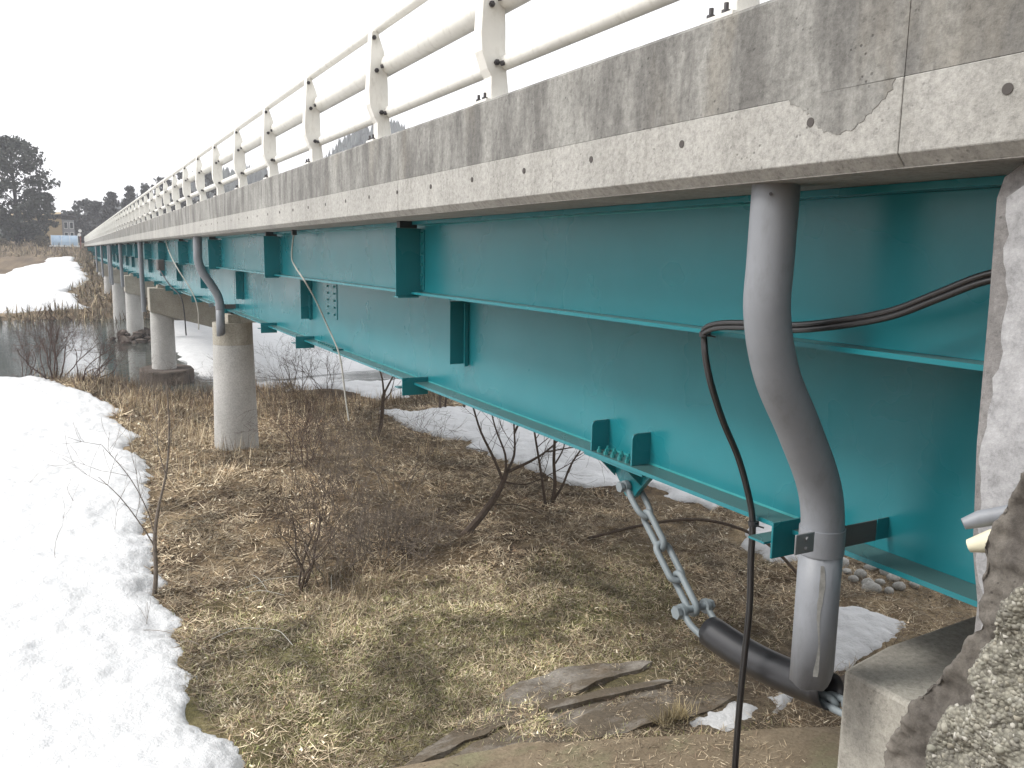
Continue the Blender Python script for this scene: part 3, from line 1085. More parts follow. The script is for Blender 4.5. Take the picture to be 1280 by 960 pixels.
# top shackle straddling the lug
q0 = A + dirv * 0.235
sk = MB()
for s_ in (-1, 1):
    e0 = A + side * s_ * 0.046
    sk.tube([e0 - side * 0.014, e0 + side * 0.014], 0.036, 18)
U = [A - side * 0.046 + dirv * 0.02, A - side * 0.047 + dirv * 0.12, A - side * 0.040 + dirv * 0.19, A - side * 0.02 + dirv * 0.222, A + dirv * 0.232,
     A + side * 0.02 + dirv * 0.222, A + side * 0.040 + dirv * 0.19, A + side * 0.047 + dirv * 0.12, A + side * 0.046 + dirv * 0.02]
sk.tube(smooth_path(U, 5), 0.0185, 12)
sk.build('shackle', M['chain'], ch, smooth=True)
NL = 3
end = (B - A).length + 0.02
pitch = (end - 0.215) / NL
dA = (side * 0.62 + upv * 0.78).normalized()
dB = dirv.cross(dA).normalized()
for k in range(NL):
    c = A + dirv * (0.215 + pitch * (k + 0.5)) + Vector((0, 0, -0.010 * math.sin(math.pi * (k + .5) / NL)))
    w = 0.040
    vs, fs = closed_tube(link_path(c, dirv, (dA + dB * 0.85).normalized() if k % 2 == 0 else (dA - dB * 0.85).normalized(), pitch / 2 - w + 0.018, w), 0.0195, 12)
    MB().add(vs, fs).build('link', M['chain'], ch, smooth=True)
# lower shackle pin and shackle
bp_ = MB().tube([(2.865, 3.415, -1.955), (2.89, 3.415, -1.955)], 0.038, 6)
bp_.tube([(2.89, 3.415, -1.955), (3.11, 3.415, -1.955)], 0.021, 16)
bp_.tube([(3.11, 3.415, -1.955), (3.13, 3.415, -1.955)], 0.032, 6)
bp_.build('pin', M['chain'], ch)
sh = MB()
for x in (2.915, 3.085):
    sh.tube([(x - 0.012, 3.415, -1.955), (x + 0.012, 3.415, -1.955)], 0.042, 18)
sp_ = smooth_path([(2.915, 3.40, -1.965), (2.918, 3.33, -2.01), (2.945, 3.24, -2.05), (3.0, 3.20, -2.065), (3.055, 3.24, -2.05), (3.082, 3.33, -2.01), (3.085, 3.40, -1.965)], 6)
sh.tube(sp_, 0.019, 12)
sh.build('shackle', M['chain'], ch, smooth=True)
# sleeve
S0, S1_ = Vector((3.0, 3.27, -2.03)), Vector((3.02, 2.47, -2.005))
S0 = Vector((3.0, 3.27, -2.03))
S1_ = Vector((2.985, 2.44, -1.965))
path = [S0.lerp(S1_, t) + Vector((0, 0, -0.035 * math.sin(math.pi * t))) for t in [i / 14 for i in range(15)]]
sv = MB().tube(path, 0.086, 28, caps=False).build('rubber_sleeve', M['rubber'], ch, smooth=True)
so = sv.modifiers.new('wall', 'SOLIDIFY')
so.thickness = 0.008
for k, (cy_, cz_) in enumerate(((3.14, -2.07), (2.98, -2.08), (2.82, -2.075), (2.66, -2.06), (2.52, -2.04), (2.40, -2.02), (2.28, -2.0))):
    c = Vector((3.01, cy_, cz_))
    dd = Vector((0.02, -1, 0.08)).normalized()
    sd = Vector((1, 0, 0)) if k % 2 else Vector((0, 0, 1))
    sd = (sd - dd * sd.dot(dd)).normalized()
    sd2 = (sd + dd.cross(sd) * 0.5).normalized()
    vs, fs = closed_tube(link_path(c, dd, sd2, 0.06, 0.034), 0.0175)
    MB().add(vs, fs).build('link', M['chain'], ch, smooth=True)

# ------------------------------------------------------------------ near abutment seat, wing wall, masonry
ab = empty('abutment_seat', (3.5, 1.6, -3.9), 'grey concrete abutment seat block under the girder end at the right', 'abutment')
MB().prism([(2.84, 2.265), (2.84, 0.2), (8.4, 0.2), (8.4, 2.55), (3.2, 2.33)], 'z', -4.3, -1.735).build('seat_block', M['conc_seat'], ab, bevel=0.02, segs=2)
MB().box(2.86, 8.3, 0.21, 0.55, -1.733, 0.235).build('back_wall', M['conc_seat'], ab)
MB().box(3.02, 3.3, 0.9, 1.5, -1.733, -1.30).build('bearing_pedestal', M['conc_seat'], ab)

ww = empty('wing_wall', (2.4, 0.8, -1.6), 'pale rough concrete wing wall edge at the right side under the parapet', 'wall')
MB().prism([(-1.5, -2.3), (1.335, -2.3), (1.335, -0.95), (1.365, -0.8), (1.385, -0.5), (1.392, -0.1), (1.40, 0.17), (1.385, 0.225), (1.34, 0.258), (-1.5, 0.258)], 'x', 2.20, 2.55
           ).build('wall_core', M['stripgrey'], ww, bevel=0.006)
r3 = random.Random(5)
edge = []
z = 0.25
base_y = 1.345
while z > -2.25:
    yb = 1.30 if z > 0.18 else (1.345 + 0.012 * math.sin(z * 9) + r3.uniform(-0.008, 0.008))
    if z < -0.9:
        yb -= 0.03
    edge.append((yb, z))
    z -= r3.uniform(0.02, 0.05)
MB().prism([(-1.5, 0.25)] + edge + [(-1.5, -2.25)], 'x', 2.186, 2.1995).build('render_coat', M['conc_wall'], ww)


def rough_block(name, poly, x0, x1, mat, parent, vox, disp, size):
    o = MB().prism(poly, 'x', x0, x1).build(name, mat, parent)
    rm = o.modifiers.new('remesh', 'REMESH')
    rm.mode = 'VOXEL'
    rm.voxel_size = vox
    rm.use_smooth_shade = True
    sm = o.modifiers.new('soften', 'SMOOTH')
    sm.iterations = 6
    for i, (d, s) in enumerate(zip(disp, size)):
        t = bpy.data.textures.new(name + '_relief', 'CLOUDS' if i != 9 else 'VORONOI')
        t.noise_scale = s
        t.noise_depth = 3
        dm = o.modifiers.new('relief', 'DISPLACE')
        dm.texture = t
        dm.texture_coords = 'GLOBAL'
        dm.strength = d
        dm.mid_level = 0.5
    return o


ms = empty('broken_masonry', (1.9, 1.0, -1.8), 'dark rounded mortar and broken exposed-aggregate concrete in the lower right corner', 'masonry')
rough_block('mortar_mass', [(0.35, -0.30), (1.02, -0.40), (1.085, -0.50), (1.12, -0.58), (1.165, -0.68), (1.15, -0.76), (1.145, -0.86), (1.19, -0.98), (1.245, -1.06),
                            (1.30, -1.17), (1.36, -1.32), (1.38, -1.5), (1.38, -1.95), (0.35, -1.95)], 1.89, 2.18, M['mortar'], ms, 0.010, (0.075, 0.03), (0.15, 0.03))
ag = rough_block('exposed_aggregate', [(0.3, -0.50), (0.95, -0.64), (0.985, -0.71), (1.01, -0.76), (1.045, -0.86), (1.06, -0.92), (1.05, -0.98), (1.10, -1.03),
                                      (1.14, -1.14), (1.15, -1.28), (1.12, -1.75), (0.3, -1.75)], 1.755, 1.93, M['aggregate'], ms, 0.008, (0.07, 0.02), (0.10, 0.018))

# pebbles standing proud on the aggregate face
bpy.context.view_layer.update()
dg = bpy.context.evaluated_depsgraph_get()
ev = ag.evaluated_get(dg).to_mesh()
nf = len(ev.polygons)
cen = np.empty(nf * 3, np.float32)
ev.polygons.foreach_get('center', cen)
cen = cen.reshape(-1, 3)
nor = np.empty(nf * 3, np.float32)
ev.polygons.foreach_get('normal', nor)
nor = nor.reshape(-1, 3)
toc = -cen / np.linalg.norm(cen, axis=1)[:, None]
ok = np.where((np.sum(nor * toc, 1) > -0.1) & (cen[:, 1] > 0.8) & (cen[:, 2] > -1.5))[0]
bm = bmesh.new()
bmesh.ops.create_icosphere(bm, subdivisions=1, radius=1)
iv = np.array([v.co[:] for v in bm.verts])
bm.verts.index_update()
ifc = np.array([[v.index for v in f.verts] for f in bm.faces])
bm.free()
pick = RNG.choice(ok, min(2600, len(ok)), replace=False)
n = len(pick)
rad = RNG.uniform(0.003, 0.0085, n) * np.where(RNG.random(n) < 0.06, 1.7, 1)
V = iv[None] * rad[:, None, None] * RNG.uniform(0.55, 1.35, (n, 1, 3)) * RNG.uniform(0.6, 1.3, (n, len(iv), 1)) + (cen - nor * 0.0035)[pick][:, None, :]
Fp = ifc[None] + (np.arange(n) * len(iv))[:, None, None]
pal = np.array([[0.25, 0.24, 0.195], [0.31, 0.295, 0.245], [0.20, 0.19, 0.16], [0.40, 0.385, 0.34], [0.22, 0.215, 0.175], [0.27, 0.25, 0.20], [0.16, 0.152, 0.13]])
tc = np.repeat(pal[RNG.integers(0, 7, n)], len(iv), 0)
po = np_mesh('pebbles', V.reshape(-1, 3), Fp.reshape(-1, 3), M['pebble'], ms, attr=tc)
po['kind'] = 'stuff'

ho = MB().tube([(1.93, 1.225, -0.645), (1.955, 1.20, -0.628), (2.02, 1.12, -0.59), (2.08, 1.0, -0.54)], [0.014, 0.021, 0.022, 0.022], 20)
tag(ho.build('hose_end', M['pipe'], smooth=True), 'scuffed grey hose end poking out between wall and masonry', 'hose')
ho = MB().tube([(1.93, 1.205, -0.695), (1.95, 1.16, -0.672), (2.01, 1.06, -0.63)], [0.016, 0.029, 0.031], 18)
tag(ho.build('foam_tube', M['cream_foam'], smooth=True), 'short cream tube end just under the grey hose end', 'tube')

# ------------------------------------------------------------------ cables
cb = empty('black_cable', (2.45, 2.6, -0.26), 'pair of black cables running from the wing wall to the girder and hanging down', 'cable')
for off, nm in ((0.0, 'cable_strand'), (0.021, 'cable_strand')):
    pts = smooth_path([(2.62, 1.15, 0.06 - off), (2.50, 1.42, -0.005 - off), (2.45, 1.56, -0.035 - off), (2.45, 1.72, -0.10 - off), (2.45, 1.88, -0.165 - off), (2.45, 2.09, -0.215 - off),
                       (2.45, 2.32, -0.25 - off), (2.45, 2.58, -0.262 - off), (2.455, 2.74, -0.278 - off), (2.470, 2.84, -0.31 - off), (2.488, 2.862 - off * .4, -0.36), (2.49, 2.85 - off * .5, -0.44),
                       (2.52, 2.84 - off * .6, -0.56), (2.62, 2.86 - off * .6, -0.74), (2.73, 2.86 - off * .6, -0.93), (2.80, 2.85 - off * .6, -1.12), (2.825, 2.84 - off * .6, -1.25),
                       (2.83, 2.84 - off * .6, -1.45), (2.83, 2.83 - off * .6, -1.7), (2.83, 2.85 - off * .6, -2.07), (2.83, 2.86 - off * .6, -2.5), (2.83, 2.86 - off * .6, -3.6)], 6)
    MB().tube(pts, 0.0118, 10).build(nm, M['cable'], cb, smooth=True)
for (x, y, z) in ((2.482, 2.855, -0.335), (2.827, 2.835, -1.255)):
    MB().tube([(x, y - 0.006, z + 0.011), (x, y - 0.008, z - 0.011)], 0.026, 10).build('cable_tie', M['rubber'], cb, smooth=True)
    MB().tube([(x - 0.01, y - 0.03, z), (x + 0.02, y - 0.055, z - 0.01)], 0.004, 6).build('tie_tail', M['rubber'], cb)

hc = empty('hanging_cord', (2.56, 10.9, 0.26), 'thin white cord hanging from the deck past the girder to the grass', 'cord', 'cords hanging from the deck')
MB().tube(smooth_path([(2.45, 10.35, 0.25), (2.43, 10.43, -0.057), (2.45, 10.3, -0.2), (2.46, 9.95, -0.335), (2.6, 9.98, -0.577), (2.74, 9.96, -0.91), (2.82, 9.76, -1.235),
                        (2.82, 9.55, -1.7), (2.83, 9.45, -1.98)], 5), 0.010, 6).build('cord', M['cord'], hc, smooth=True)
MB().box(2.42, 2.475, 10.32, 10.38, 0.20, 0.2615).build('clip', M['rubber'], hc)
h2 = empty('hanging_cord', (2.3, 24.2, 0.26), 'thin pale cord hanging in front of the second girder span', 'cord', 'cords hanging from the deck')
MB().tube(smooth_path([(2.3, 24.19, 0.25), (2.35, 23.8, -0.1), (2.45, 23.0, -0.5), (2.68, 22.5, -1.0), (2.8, 22.3, -1.45), (2.8, 22.3, -2.0)], 5), 0.016, 6).build('cord', M['cord'], h2)
h3 = empty('junction_box', (2.5, 27.4, -0.5), 'dark box and black lead hung on the second span girder', 'box')
MB().box(2.30, 2.50, 26.9, 27.35, -0.62, -0.30).build('housing', M['strap'], h3, bevel=0.02)
MB().tube(smooth_path([(2.35, 26.9, -0.6), (2.5, 25.8, -1.0), (2.75, 25.2, -1.4), (2.8, 25, -2.4)], 6), 0.02, 6).build('lead', M['rubber'], h3)


# ------------------------------------------------------------------ concrete scraps on the ground near the abutment
def slab(name, poly, z, th, mat, label, cat, rough=0.02, group=None):
    # slightly uneven broken slab: subdivided top
    bm = bmesh.new()
    vs = [bm.verts.new((p[0], p[1], z)) for p in poly]
    bm.faces.new(vs)
    r = bmesh.ops.extrude_face_region(bm, geom=bm.faces[:])
    for v in [g for g in r['geom'] if isinstance(g, bmesh.types.BMVert)]:
        v.co.z -= th
    bmesh.ops.triangulate(bm, faces=bm.faces[:])
    bmesh.ops.subdivide_edges(bm, edges=bm.edges[:], cuts=5, use_grid_fill=True)
    for v in bm.verts:
        q = mnoise.noise(v.co * 5.0)
        v.co += Vector((q * rough, mnoise.noise(v.co * 5.0 + Vector((9, 0, 0))) * rough, mnoise.noise(v.co * 3.0 + Vector((0, 9, 0))) * rough * 0.8))
    bmesh.ops.recalc_face_normals(bm, faces=bm.faces[:])
    me = bpy.data.meshes.new(name)
    bm.to_mesh(me)
    bm.free()
    me.materials.append(mat)
    o = bpy.data.objects.new(name, me)
    COL.objects.link(o)
    return tag(o, label, cat, group)


slab('concrete_slab', [(1.95, 5.42), (2.45, 5.72), (2.85, 5.97), (3.4, 6.13), (3.85, 6.2), (4.55, 6.08), (4.75, 5.95), (4.1, 5.85), (3.45, 5.72), (2.9, 5.58)], -3.850, 0.2, M['conc_mud'],
     'long muddy grey concrete slab at the edge of the turf', 'slab', 0.07)
slab('concrete_slab', [(2.05, 5.36), (2.9, 5.53), (3.35, 5.62), (4.6, 5.5), (5.2, 5.35), (5.1, 5.12), (4.5, 5.02), (3.7, 5.1), (2.9, 5.26)], -3.858, 0.2, M['conc_mud'],
     'wet muddy slab between the kerb stone and the bottom ledge', 'slab', 0.07)
slab('kerb_stone', [(3.35, 5.71), (4.58, 5.60), (4.64, 5.50), (3.38, 5.60)], -3.812, 0.22, M['conc_mud'],
     'long mossy kerb stone lying across the mud', 'kerb stone', 0.03)
slab('footing_ledge', [(1.6, 5.40), (2.87, 5.20), (3.8, 4.84), (5.6, 4.16), (5.6, 3.0), (1.0, 3.0)], -3.76, 0.3, M['wet_mud'],
     'flat brown earth-stained concrete ledge along the bottom edge', 'ledge', 0.03)
slab('board', [(5.85, 4.75), (6.5, 4.85), (6.55, 4.68), (5.9, 4.58)], -3.72, 0.06, M['rubble'], 'dark stone slab between the drainpipe foot and the abutment', 'slab', 0.03)
# riprap stones behind the pipe
rr = random.Random(11)
for q in range(22):
    bm = bmesh.new()
    bmesh.ops.create_icosphere(bm, subdivisions=2, radius=rr.uniform(0.05, 0.11))
    sd = Vector((rr.uniform(0, 50), 0, 0))
    for v in bm.verts:
        v.co *= 1 + 0.5 * mnoise.noise(v.co * 9 + sd)
        v.co.z *= 0.75
    me = bpy.data.meshes.new('stone')
    bm.to_mesh(me)
    bm.free()
    me.polygons.foreach_set('use_smooth', [True] * len(me.polygons))
    me.materials.append(M['conc_lo'])
    o = bpy.data.objects.new('riprap_stone', me)
    COL.objects.link(o)
    x = rr.uniform(8.3, 9.4)
    y = rr.uniform(6.1, 7.2)
    o.location = (x, y, float(G(x, y)) + 0.03)
    tag(o, 'pale rounded stone in the heap under the girder right of the drainpipe', 'stone', 'pale stones under the girder')


# ------------------------------------------------------------------ grass and litter (stuff)
def blades(n, sampler, lmin, lmax, wmin, wmax, tilt, palette, name, label, cat, lift=0.0, bend=0.0, zfix=None):
    x, y = sampler(n)
    n = len(x)
    z = G(x, y) + lift if zfix is None else np.full(n, zfix) + RNG.uniform(-0.004, 0.006, n)
    az = RNG.uniform(0, 2 * math.pi, n)
    el = np.radians(RNG.uniform(tilt[0], tilt[1], n))
    scale = np.clip(y / 9.0, 0.7, 2.4)
    L = RNG.uniform(lmin, lmax, n) * np.sqrt(scale)
    W = RNG.uniform(wmin, wmax, n) * scale
    d = np.stack([np.cos(az) * np.cos(el), np.sin(az) * np.cos(el), np.sin(el)], 1)
    s = np.stack([-np.sin(az), np.cos(az), RNG.uniform(-0.8, 0.8, n)], 1)
    s /= np.linalg.norm(s, axis=1)[:, None]
    b = np.stack([x, y, z], 1)
    mid = b + d * (L * 0.55)[:, None] + np.array([0, 0, 1]) * (bend * L)[:, None]
    V = np.stack([b - s * W[:, None] / 2, b + s * W[:, None] / 2, mid + s * W[:, None] / 2.4, mid - s * W[:, None] / 2.4,
                  b + d * L[:, None]], 1)
    base = (np.arange(n) * 5)[:, None]
    F = np.concatenate([base + np.array([0, 1, 2]), base + np.array([0, 2, 3]), base + np.array([3, 2, 4])], 0)
    pal = np.array(palette)
    c = 1.05 * pal[RNG.integers(0, len(pal), n)] * RNG.uniform(0.7, 1.25, (n, 1))
    tone = np.clip(0.92 + 1.0 * fbm(x + 3, y - 8, 1.1, 3) + 0.9 * fbm(x, y, 5.0, 2), 0.38, 1.6)[:, None]
    c = c * tone * np.array([1.0, 0.985, 0.94])
    o = np_mesh(name, V.reshape(-1, 3), F, M['straw'], attr=np.repeat(c, 5, 0))
    return tag(o, label, cat, kind='stuff')


def in_snow(x, y):
    edge_x = np.interp(y, [5.7, 6.2, 6.6, 7.5, 8.6, 9.4, 9.9, 10.8, 12.6, 15.2, 16.5, 17.9, 19.3, 21.7, 22.6, 25.5, 28.2, 30],
                       [1.0, .98, .87, .72, .78, .78, .66, .64, .75, .98, 1.07, .85, 1.1, .63, .98, .14, -.7, -1.5])
    a = x < edge_x - 0.02
    b = (x > np.interp(y, [9.7, 10.3, 11.5, 11.8, 13.9, 14.4, 16.6, 17.2, 19.6, 21.4], [8.83, 8.6, 7.6, 7.33, 7.4, 7.16, 7.5, 7.08, 7.2, 7.4])) & (y > 9.9) & (y < 21.2)
    c = (np.hypot((x - 6.7) / 1.0, (y - 5.45) / 0.42) < 0.8) | (np.hypot((x - 8.6) / 0.8, (y - 8.2) / 0.7) < 0.85)
    e = (np.hypot((x - 4.75) / .4, (y - 4.93) / .17) < 1)
    f = (y > 24.2) & (x > 6.8) & (x < 13) & (y > 22 + (x - 7) * 0.9) & (y < 30 + (x - 7) * 2)
    return a | b | c | e | f


def samp_all(n):
    y = 4.2 * np.exp(RNG.random(n) * math.log(31 / 4.2))
    x = -1.2 + RNG.random(n) * (4.6 + y * 1.0)
    k = ~in_snow(x, y) & (G0(x, y) > -4.85)
    slabm = ((x > 2.0) & (x < 5.2) & (y > 5.02) & (y < np.interp(x, [1.95, 2.85, 3.4, 4.55, 4.8, 5.2], [5.45, 5.93, 6.1, 6.1, 5.5, 5.3])) & (fbm(x, y, 2.5, 3) < 0.22) & (RNG.random(n) < 0.95)) | (
        (y < np.interp(x, [1.6, 2.87, 3.8, 5.6], [5.40, 5.20, 4.84, 4.16])) & (RNG.random(n) < 0.93))
    mud = (x > 4.4) & (y < 6.2) & (RNG.random(n) < 0.6)
    k &= ~slabm & ~mud
    # clumpy cover
    k &= (fbm(x, y, 1.7, 3) + RNG.uniform(-0.35, 0.5, n)) > -0.18
    return x[k], y[k]


def samp_green(n):
    x, y = samp_all(n)
    k = RNG.random(len(x)) < green_mask(x, y) * 1.1
    return x[k], y[k]


def samp_reed(n):
    x, y = samp_all(n)
    cl = fbm(x + 5, y + 3, 0.6, 3)
    k = (y > 7.6) & (x < 6.5) & (x < 1.2 + (y - 6.5) * 0.8) & (cl + RNG.uniform(-.2, .2, len(x)) > 0.02)
    return x[k], y[k]


STR = [(0.46, 0.38, 0.27), (0.36, 0.29, 0.20), (0.25, 0.19, 0.13), (0.58, 0.50, 0.38), (0.18, 0.135, 0.095), (0.40, 0.33, 0.24), (0.14, 0.10, 0.075)]
blades(430000, samp_all, 0.05, 0.20, 0.004, 0.010, (-3, 28), STR, 'dry_grass_litter', 'flattened brown and straw-coloured dead grass covering the near bank', 'dry grass', 0.005)
blades(42000, samp_all, 0.02, 0.07, 0.010, 0.026, (-5, 35), [(0.62, 0.53, 0.40), (0.42, 0.32, 0.21), (0.74, 0.68, 0.55), (0.24, 0.16, 0.10)], 'dead_leaves',
       'pale curled dead leaves scattered over the near bank', 'dead leaves', 0.012)
blades(320000, samp_green, 0.03, 0.09, 0.0035, 0.0075, (5, 65), [(0.33, 0.34, 0.14), (0.44, 0.43, 0.22), (0.22, 0.25, 0.09), (0.58, 0.55, 0.33), (0.66, 0.60, 0.42)],
       'short_grass', 'short yellow-green turf beside the muddy slabs', 'grass', 0.008)
blades(70000, samp_reed, 0.15, 0.45, 0.003, 0.006, (35, 88), [(0.52, 0.43, 0.29), (0.44, 0.35, 0.24), (0.62, 0.54, 0.40), (0.30, 0.22, 0.15)],
       'dry_reeds', 'standing pale dry grass stalks behind the turf', 'dry grass', 0.0)


def samp_far(n):
    y = 62 * np.exp(RNG.random(n) * math.log(150 / 62))
    x = -35 + RNG.random(n) * 60
    k = ~((x < np.interp(y, [68, 71, 73, 81, 90, 95, 127], [-3, .9, .5, -.3, 1.3, 1.2, .6])) & (y > 68) & (y < 127))
    return x[k], y[k]


def samp_bank(n):
    y = 22 + RNG.random(n) * 9
    x = -1 + RNG.random(n) * 24
    k = ~in_snow(x, y) & (G0(x, y) > -4.95)
    return x[k], y[k]


blades(16000, samp_bank, 0.12, 0.35, 0.005, 0.009, (20, 85), [(0.34, 0.26, 0.17), (0.22, 0.16, 0.11), (0.14, 0.10, 0.075), (0.43, 0.36, 0.25)],
       'bank_grass', 'matted brown grass and roots along the river edge', 'dry grass')
blades(26000, samp_far, 0.25, 0.7, 0.02, 0.05, (10, 85), [(0.24, 0.19, 0.13), (0.16, 0.13, 0.09), (0.11, 0.10, 0.07), (0.30, 0.25, 0.17)],
       'far_bank_scrub', 'brown scrub and dead grass covering the far bank', 'scrub')
def samp_ledge(n):
    x = 1.2 + RNG.random(n) * 4.3
    y = 3.3 + RNG.random(n) * 2.0
    k = (y < np.interp(x, [1.6, 2.87, 3.8, 5.6], [5.36, 5.16, 4.80, 4.12])) & (fbm(x, y, 1.6, 4) + RNG.uniform(-.3, .3, n) > 0.02)
    return x[k], y[k]


def samp_slab(n):
    x = 2.1 + RNG.random(n) * 3.0
    y = 5.1 + RNG.random(n) * 0.95
    k = (y < np.interp(x, [1.95, 2.85, 3.4, 4.55, 4.8, 5.2], [5.40, 5.88, 6.05, 6.05, 5.45, 5.25])) & (fbm(x + 5, y, 2.2, 4) + RNG.uniform(-.15, .15, n) > 0.12)
    return x[k], y[k]


blades(9000, samp_ledge, 0.02, 0.10, 0.004, 0.009, (0, 22), STR, 'ledge_litter', 'scraps of straw and soil lying on the brown ledge', 'litter', zfix=-3.758)
blades(9000, samp_slab, 0.02, 0.09, 0.004, 0.009, (0, 25), STR, 'slab_litter', 'straw and soil scraps washed over the muddy slabs', 'litter', zfix=-3.842)
# a light tuft at the ledge
tx = lambda n: (4.25 + RNG.normal(0, 0.09, n), 5.02 + RNG.normal(0, 0.03, n))
blades(260, tx, 0.10, 0.24, 0.005, 0.009, (20, 80), [(0.50, 0.42, 0.27), (0.42, 0.35, 0.2)], 'grass_tuft', 'pale tuft of grass growing at the edge of the ledge', 'grass', 0.05)


# ------------------------------------------------------------------ bare shrubs and saplings
def grow(mb, rg, p, d, length, rad, depth, spread=0.7, kids_=3, wob=0.18, up=0.12, minr=0.0018, sides=5):
    nseg = max(3, int(length / 0.12)) if depth > 0 else 3
    nseg = min(nseg, 9)
    pts, rads = [p.copy()], [rad]
    q = p.copy()
    dd = d.normalized()
    endr = max(minr, rad * (0.45 if depth > 0 else 0.3))
    for i in range(nseg):
        dd = (dd + Vector((rg.gauss(0, wob), rg.gauss(0, wob), rg.gauss(0, wob) + up * 0.5))).normalized()
        q = q + dd * (length / nseg)
        pts.append(q.copy())
        rads.append(rad + (endr - rad) * (i + 1) / nseg)
    mb.tube(pts, rads, sides if rad > 0.006 else 3, caps=False)
    if depth <= 0:
        return
    for k in range(kids_ + (1 if rg.random() < 0.4 else 0)):
        t = rg.uniform(0.3, 1.0)
        i = min(int(t * nseg), nseg - 1)
        base = pts[i].lerp(pts[i + 1], t * nseg - i)
        ax = dd.orthogonal().normalized()
        ax.rotate(Matrix.Rotation(rg.uniform(0, 2 * math.pi), 3, dd))
        nd = (dd * (1 - spread * 0.45) + ax * spread * rg.uniform(0.5, 1.1)).normalized()
        grow(mb, rg, base, nd, length * rg.uniform(0.45, 0.75), max(minr, rads[i] * rg.uniform(0.45, 0.65)), depth - 1, spread, kids_, wob, up, minr, sides)


def shrub(x, y, h, stems, mat, label, seed, depth=3, rad=0.012, lean=(0, 0), spread=0.7, width=0.15, kids_=3, name='bare_shrub', cat='shrub', splay=0.45, group=None, wob=.18):
    rg = random.Random(seed)
    z = float(G(x, y)) - 0.05
    mb = MB()
    for s in range(stems):
        a = rg.uniform(0, 2 * math.pi)
        r = rg.uniform(0, width)
        d = Vector((math.cos(a) * splay * rg.uniform(.3, 1) + lean[0], math.sin(a) * splay * rg.uniform(.3, 1) + lean[1], 1))
        grow(mb, rg, Vector((x + r * math.cos(a), y + r * math.sin(a), z)), d, h * rg.uniform(0.5, 0.72), rad * rg.uniform(0.7, 1.1), depth, spread, kids_, wob)
    o = mb.build(name, mat)
    o.data.transform(Matrix.Translation((-x, -y, -z)))
    o.location = (x, y, z)
    return tag(o, label, cat, group)


def limb_tree(name, base, limbs, mat, label, seed, twigs=3):
    """trunk and named limbs given as polylines relative to the base; twigs grown from the limb ends"""
    rg = random.Random(seed)
    z = float(G(base[0], base[1])) - 0.05
    e = empty(name, (base[0], base[1], z), label, 'tree')
    B0 = Vector((base[0], base[1], z))
    for i, (pts, r0, r1) in enumerate(limbs):
        P = smooth_path([B0 + Vector(p) for p in pts], 4)
        n = len(P)
        mb = MB()
        mb.tube(P, [r0 + (r1 - r0) * k / (n - 1) for k in range(n)], 8 if r0 > 0.02 else 5, caps=False)
        mb.build('trunk' if i == 0 else 'branch', mat, e, smooth=True)
    tw = MB()
    for (pts, r0, r1) in limbs[1:]:
        P = smooth_path([B0 + Vector(p) for p in pts], 4)
        for k in range(twigs * 2):
            i = rg.randrange(len(P) // 3, len(P))
            d = (P[min(i + 1, len(P) - 1)] - P[i - 1]).normalized()
            ax = d.orthogonal().normalized()
            ax.rotate(Matrix.Rotation(rg.uniform(0, 2 * math.pi), 3, d))
            grow(tw, rg, P[i], (d * 0.6 + ax * 0.7), rg.uniform(0.25, 0.6), max(0.003, r1 * 0.6), 1, 0.7, 3, 0.15, 0.15, 0.0018)
    tw.build('twigs', mat, e)
    return e


# leaning many-limbed tree in the middle of the bank (image plane roughly X-Z here, trunk leaning to +X)
limb_tree('leaning_tree', (4.66, 10.25), [
    ([(0, 0, 0), (0.25, 0.05, 0.18), (0.50, 0.10, 0.40), (0.68, 0.12, 0.62), (0.80, 0.15, 0.85)], 0.062, 0.035),
    ([(0.74, 0.14, 0.72), (0.62, 0.2, 1.05), (0.45, 0.3, 1.45), (0.35, 0.4, 1.85), (0.25, 0.5, 2.1)], 0.026, 0.008),
    ([(0.78, 0.15, 0.82), (0.80, 0.2, 1.1), (0.68, 0.3, 1.5), (0.60, 0.4, 1.95)], 0.022, 0.007),
    ([(0.80, 0.15, 0.85), (1.0, 0.3, 1.05), (1.05, 0.4, 1.4), (1.05, 0.5, 1.75)], 0.024, 0.008),
    ([(1.04, 0.38, 1.35), (1.25, 0.5, 1.6), (1.45, 0.6, 1.75)], 0.018, 0.008),
    ([(0.80, 0.15, 0.85), (1.15, 0.1, 0.98), (1.45, 0.1, 1.12), (1.75, 0.1, 1.35)], 0.028, 0.008),
    ([(1.40, 0.1, 1.10), (1.75, 0.0, 1.15), (2.15, -0.1, 1.18)], 0.014, 0.006),
    ([(0.74, 0.14, 0.72), (1.05, 0.0, 0.68), (1.5, -0.1, 0.85), (1.85, -0.2, 1.05)], 0.012, 0.005),
    ([(0.50, 0.10, 0.40), (0.85, -0.1, 0.42), (1.25, -0.3, 0.25)], 0.010, 0.004)], M['bark'],
    'leaning bare tree with many limbs in the middle of the bank', 3, 4)
limb_tree('bare_tree', (6.72, 11.2), [
    ([(0, 0, 0), (0.05, 0, 0.35), (0.02, 0, 0.8), (0.08, 0.05, 1.5)], 0.036, 0.02),
    ([(-0.12, 0, 0.02), (-0.2, 0, 0.5), (-0.3, 0, 1.0), (-0.4, 0, 1.5)], 0.026, 0.014),
    ([(-0.05, 0, 0.0), (0.15, -0.05, 0.3), (0.30, -0.1, 0.7), (0.55, -0.15, 1.05)], 0.026, 0.012),
    ([(0.05, 0.0, 0.7), (0.2, 0.0, 0.95), (0.3, 0.1, 1.25)], 0.015, 0.008)], M['bark'],
    'small dark forked tree against the snow strip, right of the leaning tree', 5, 3)
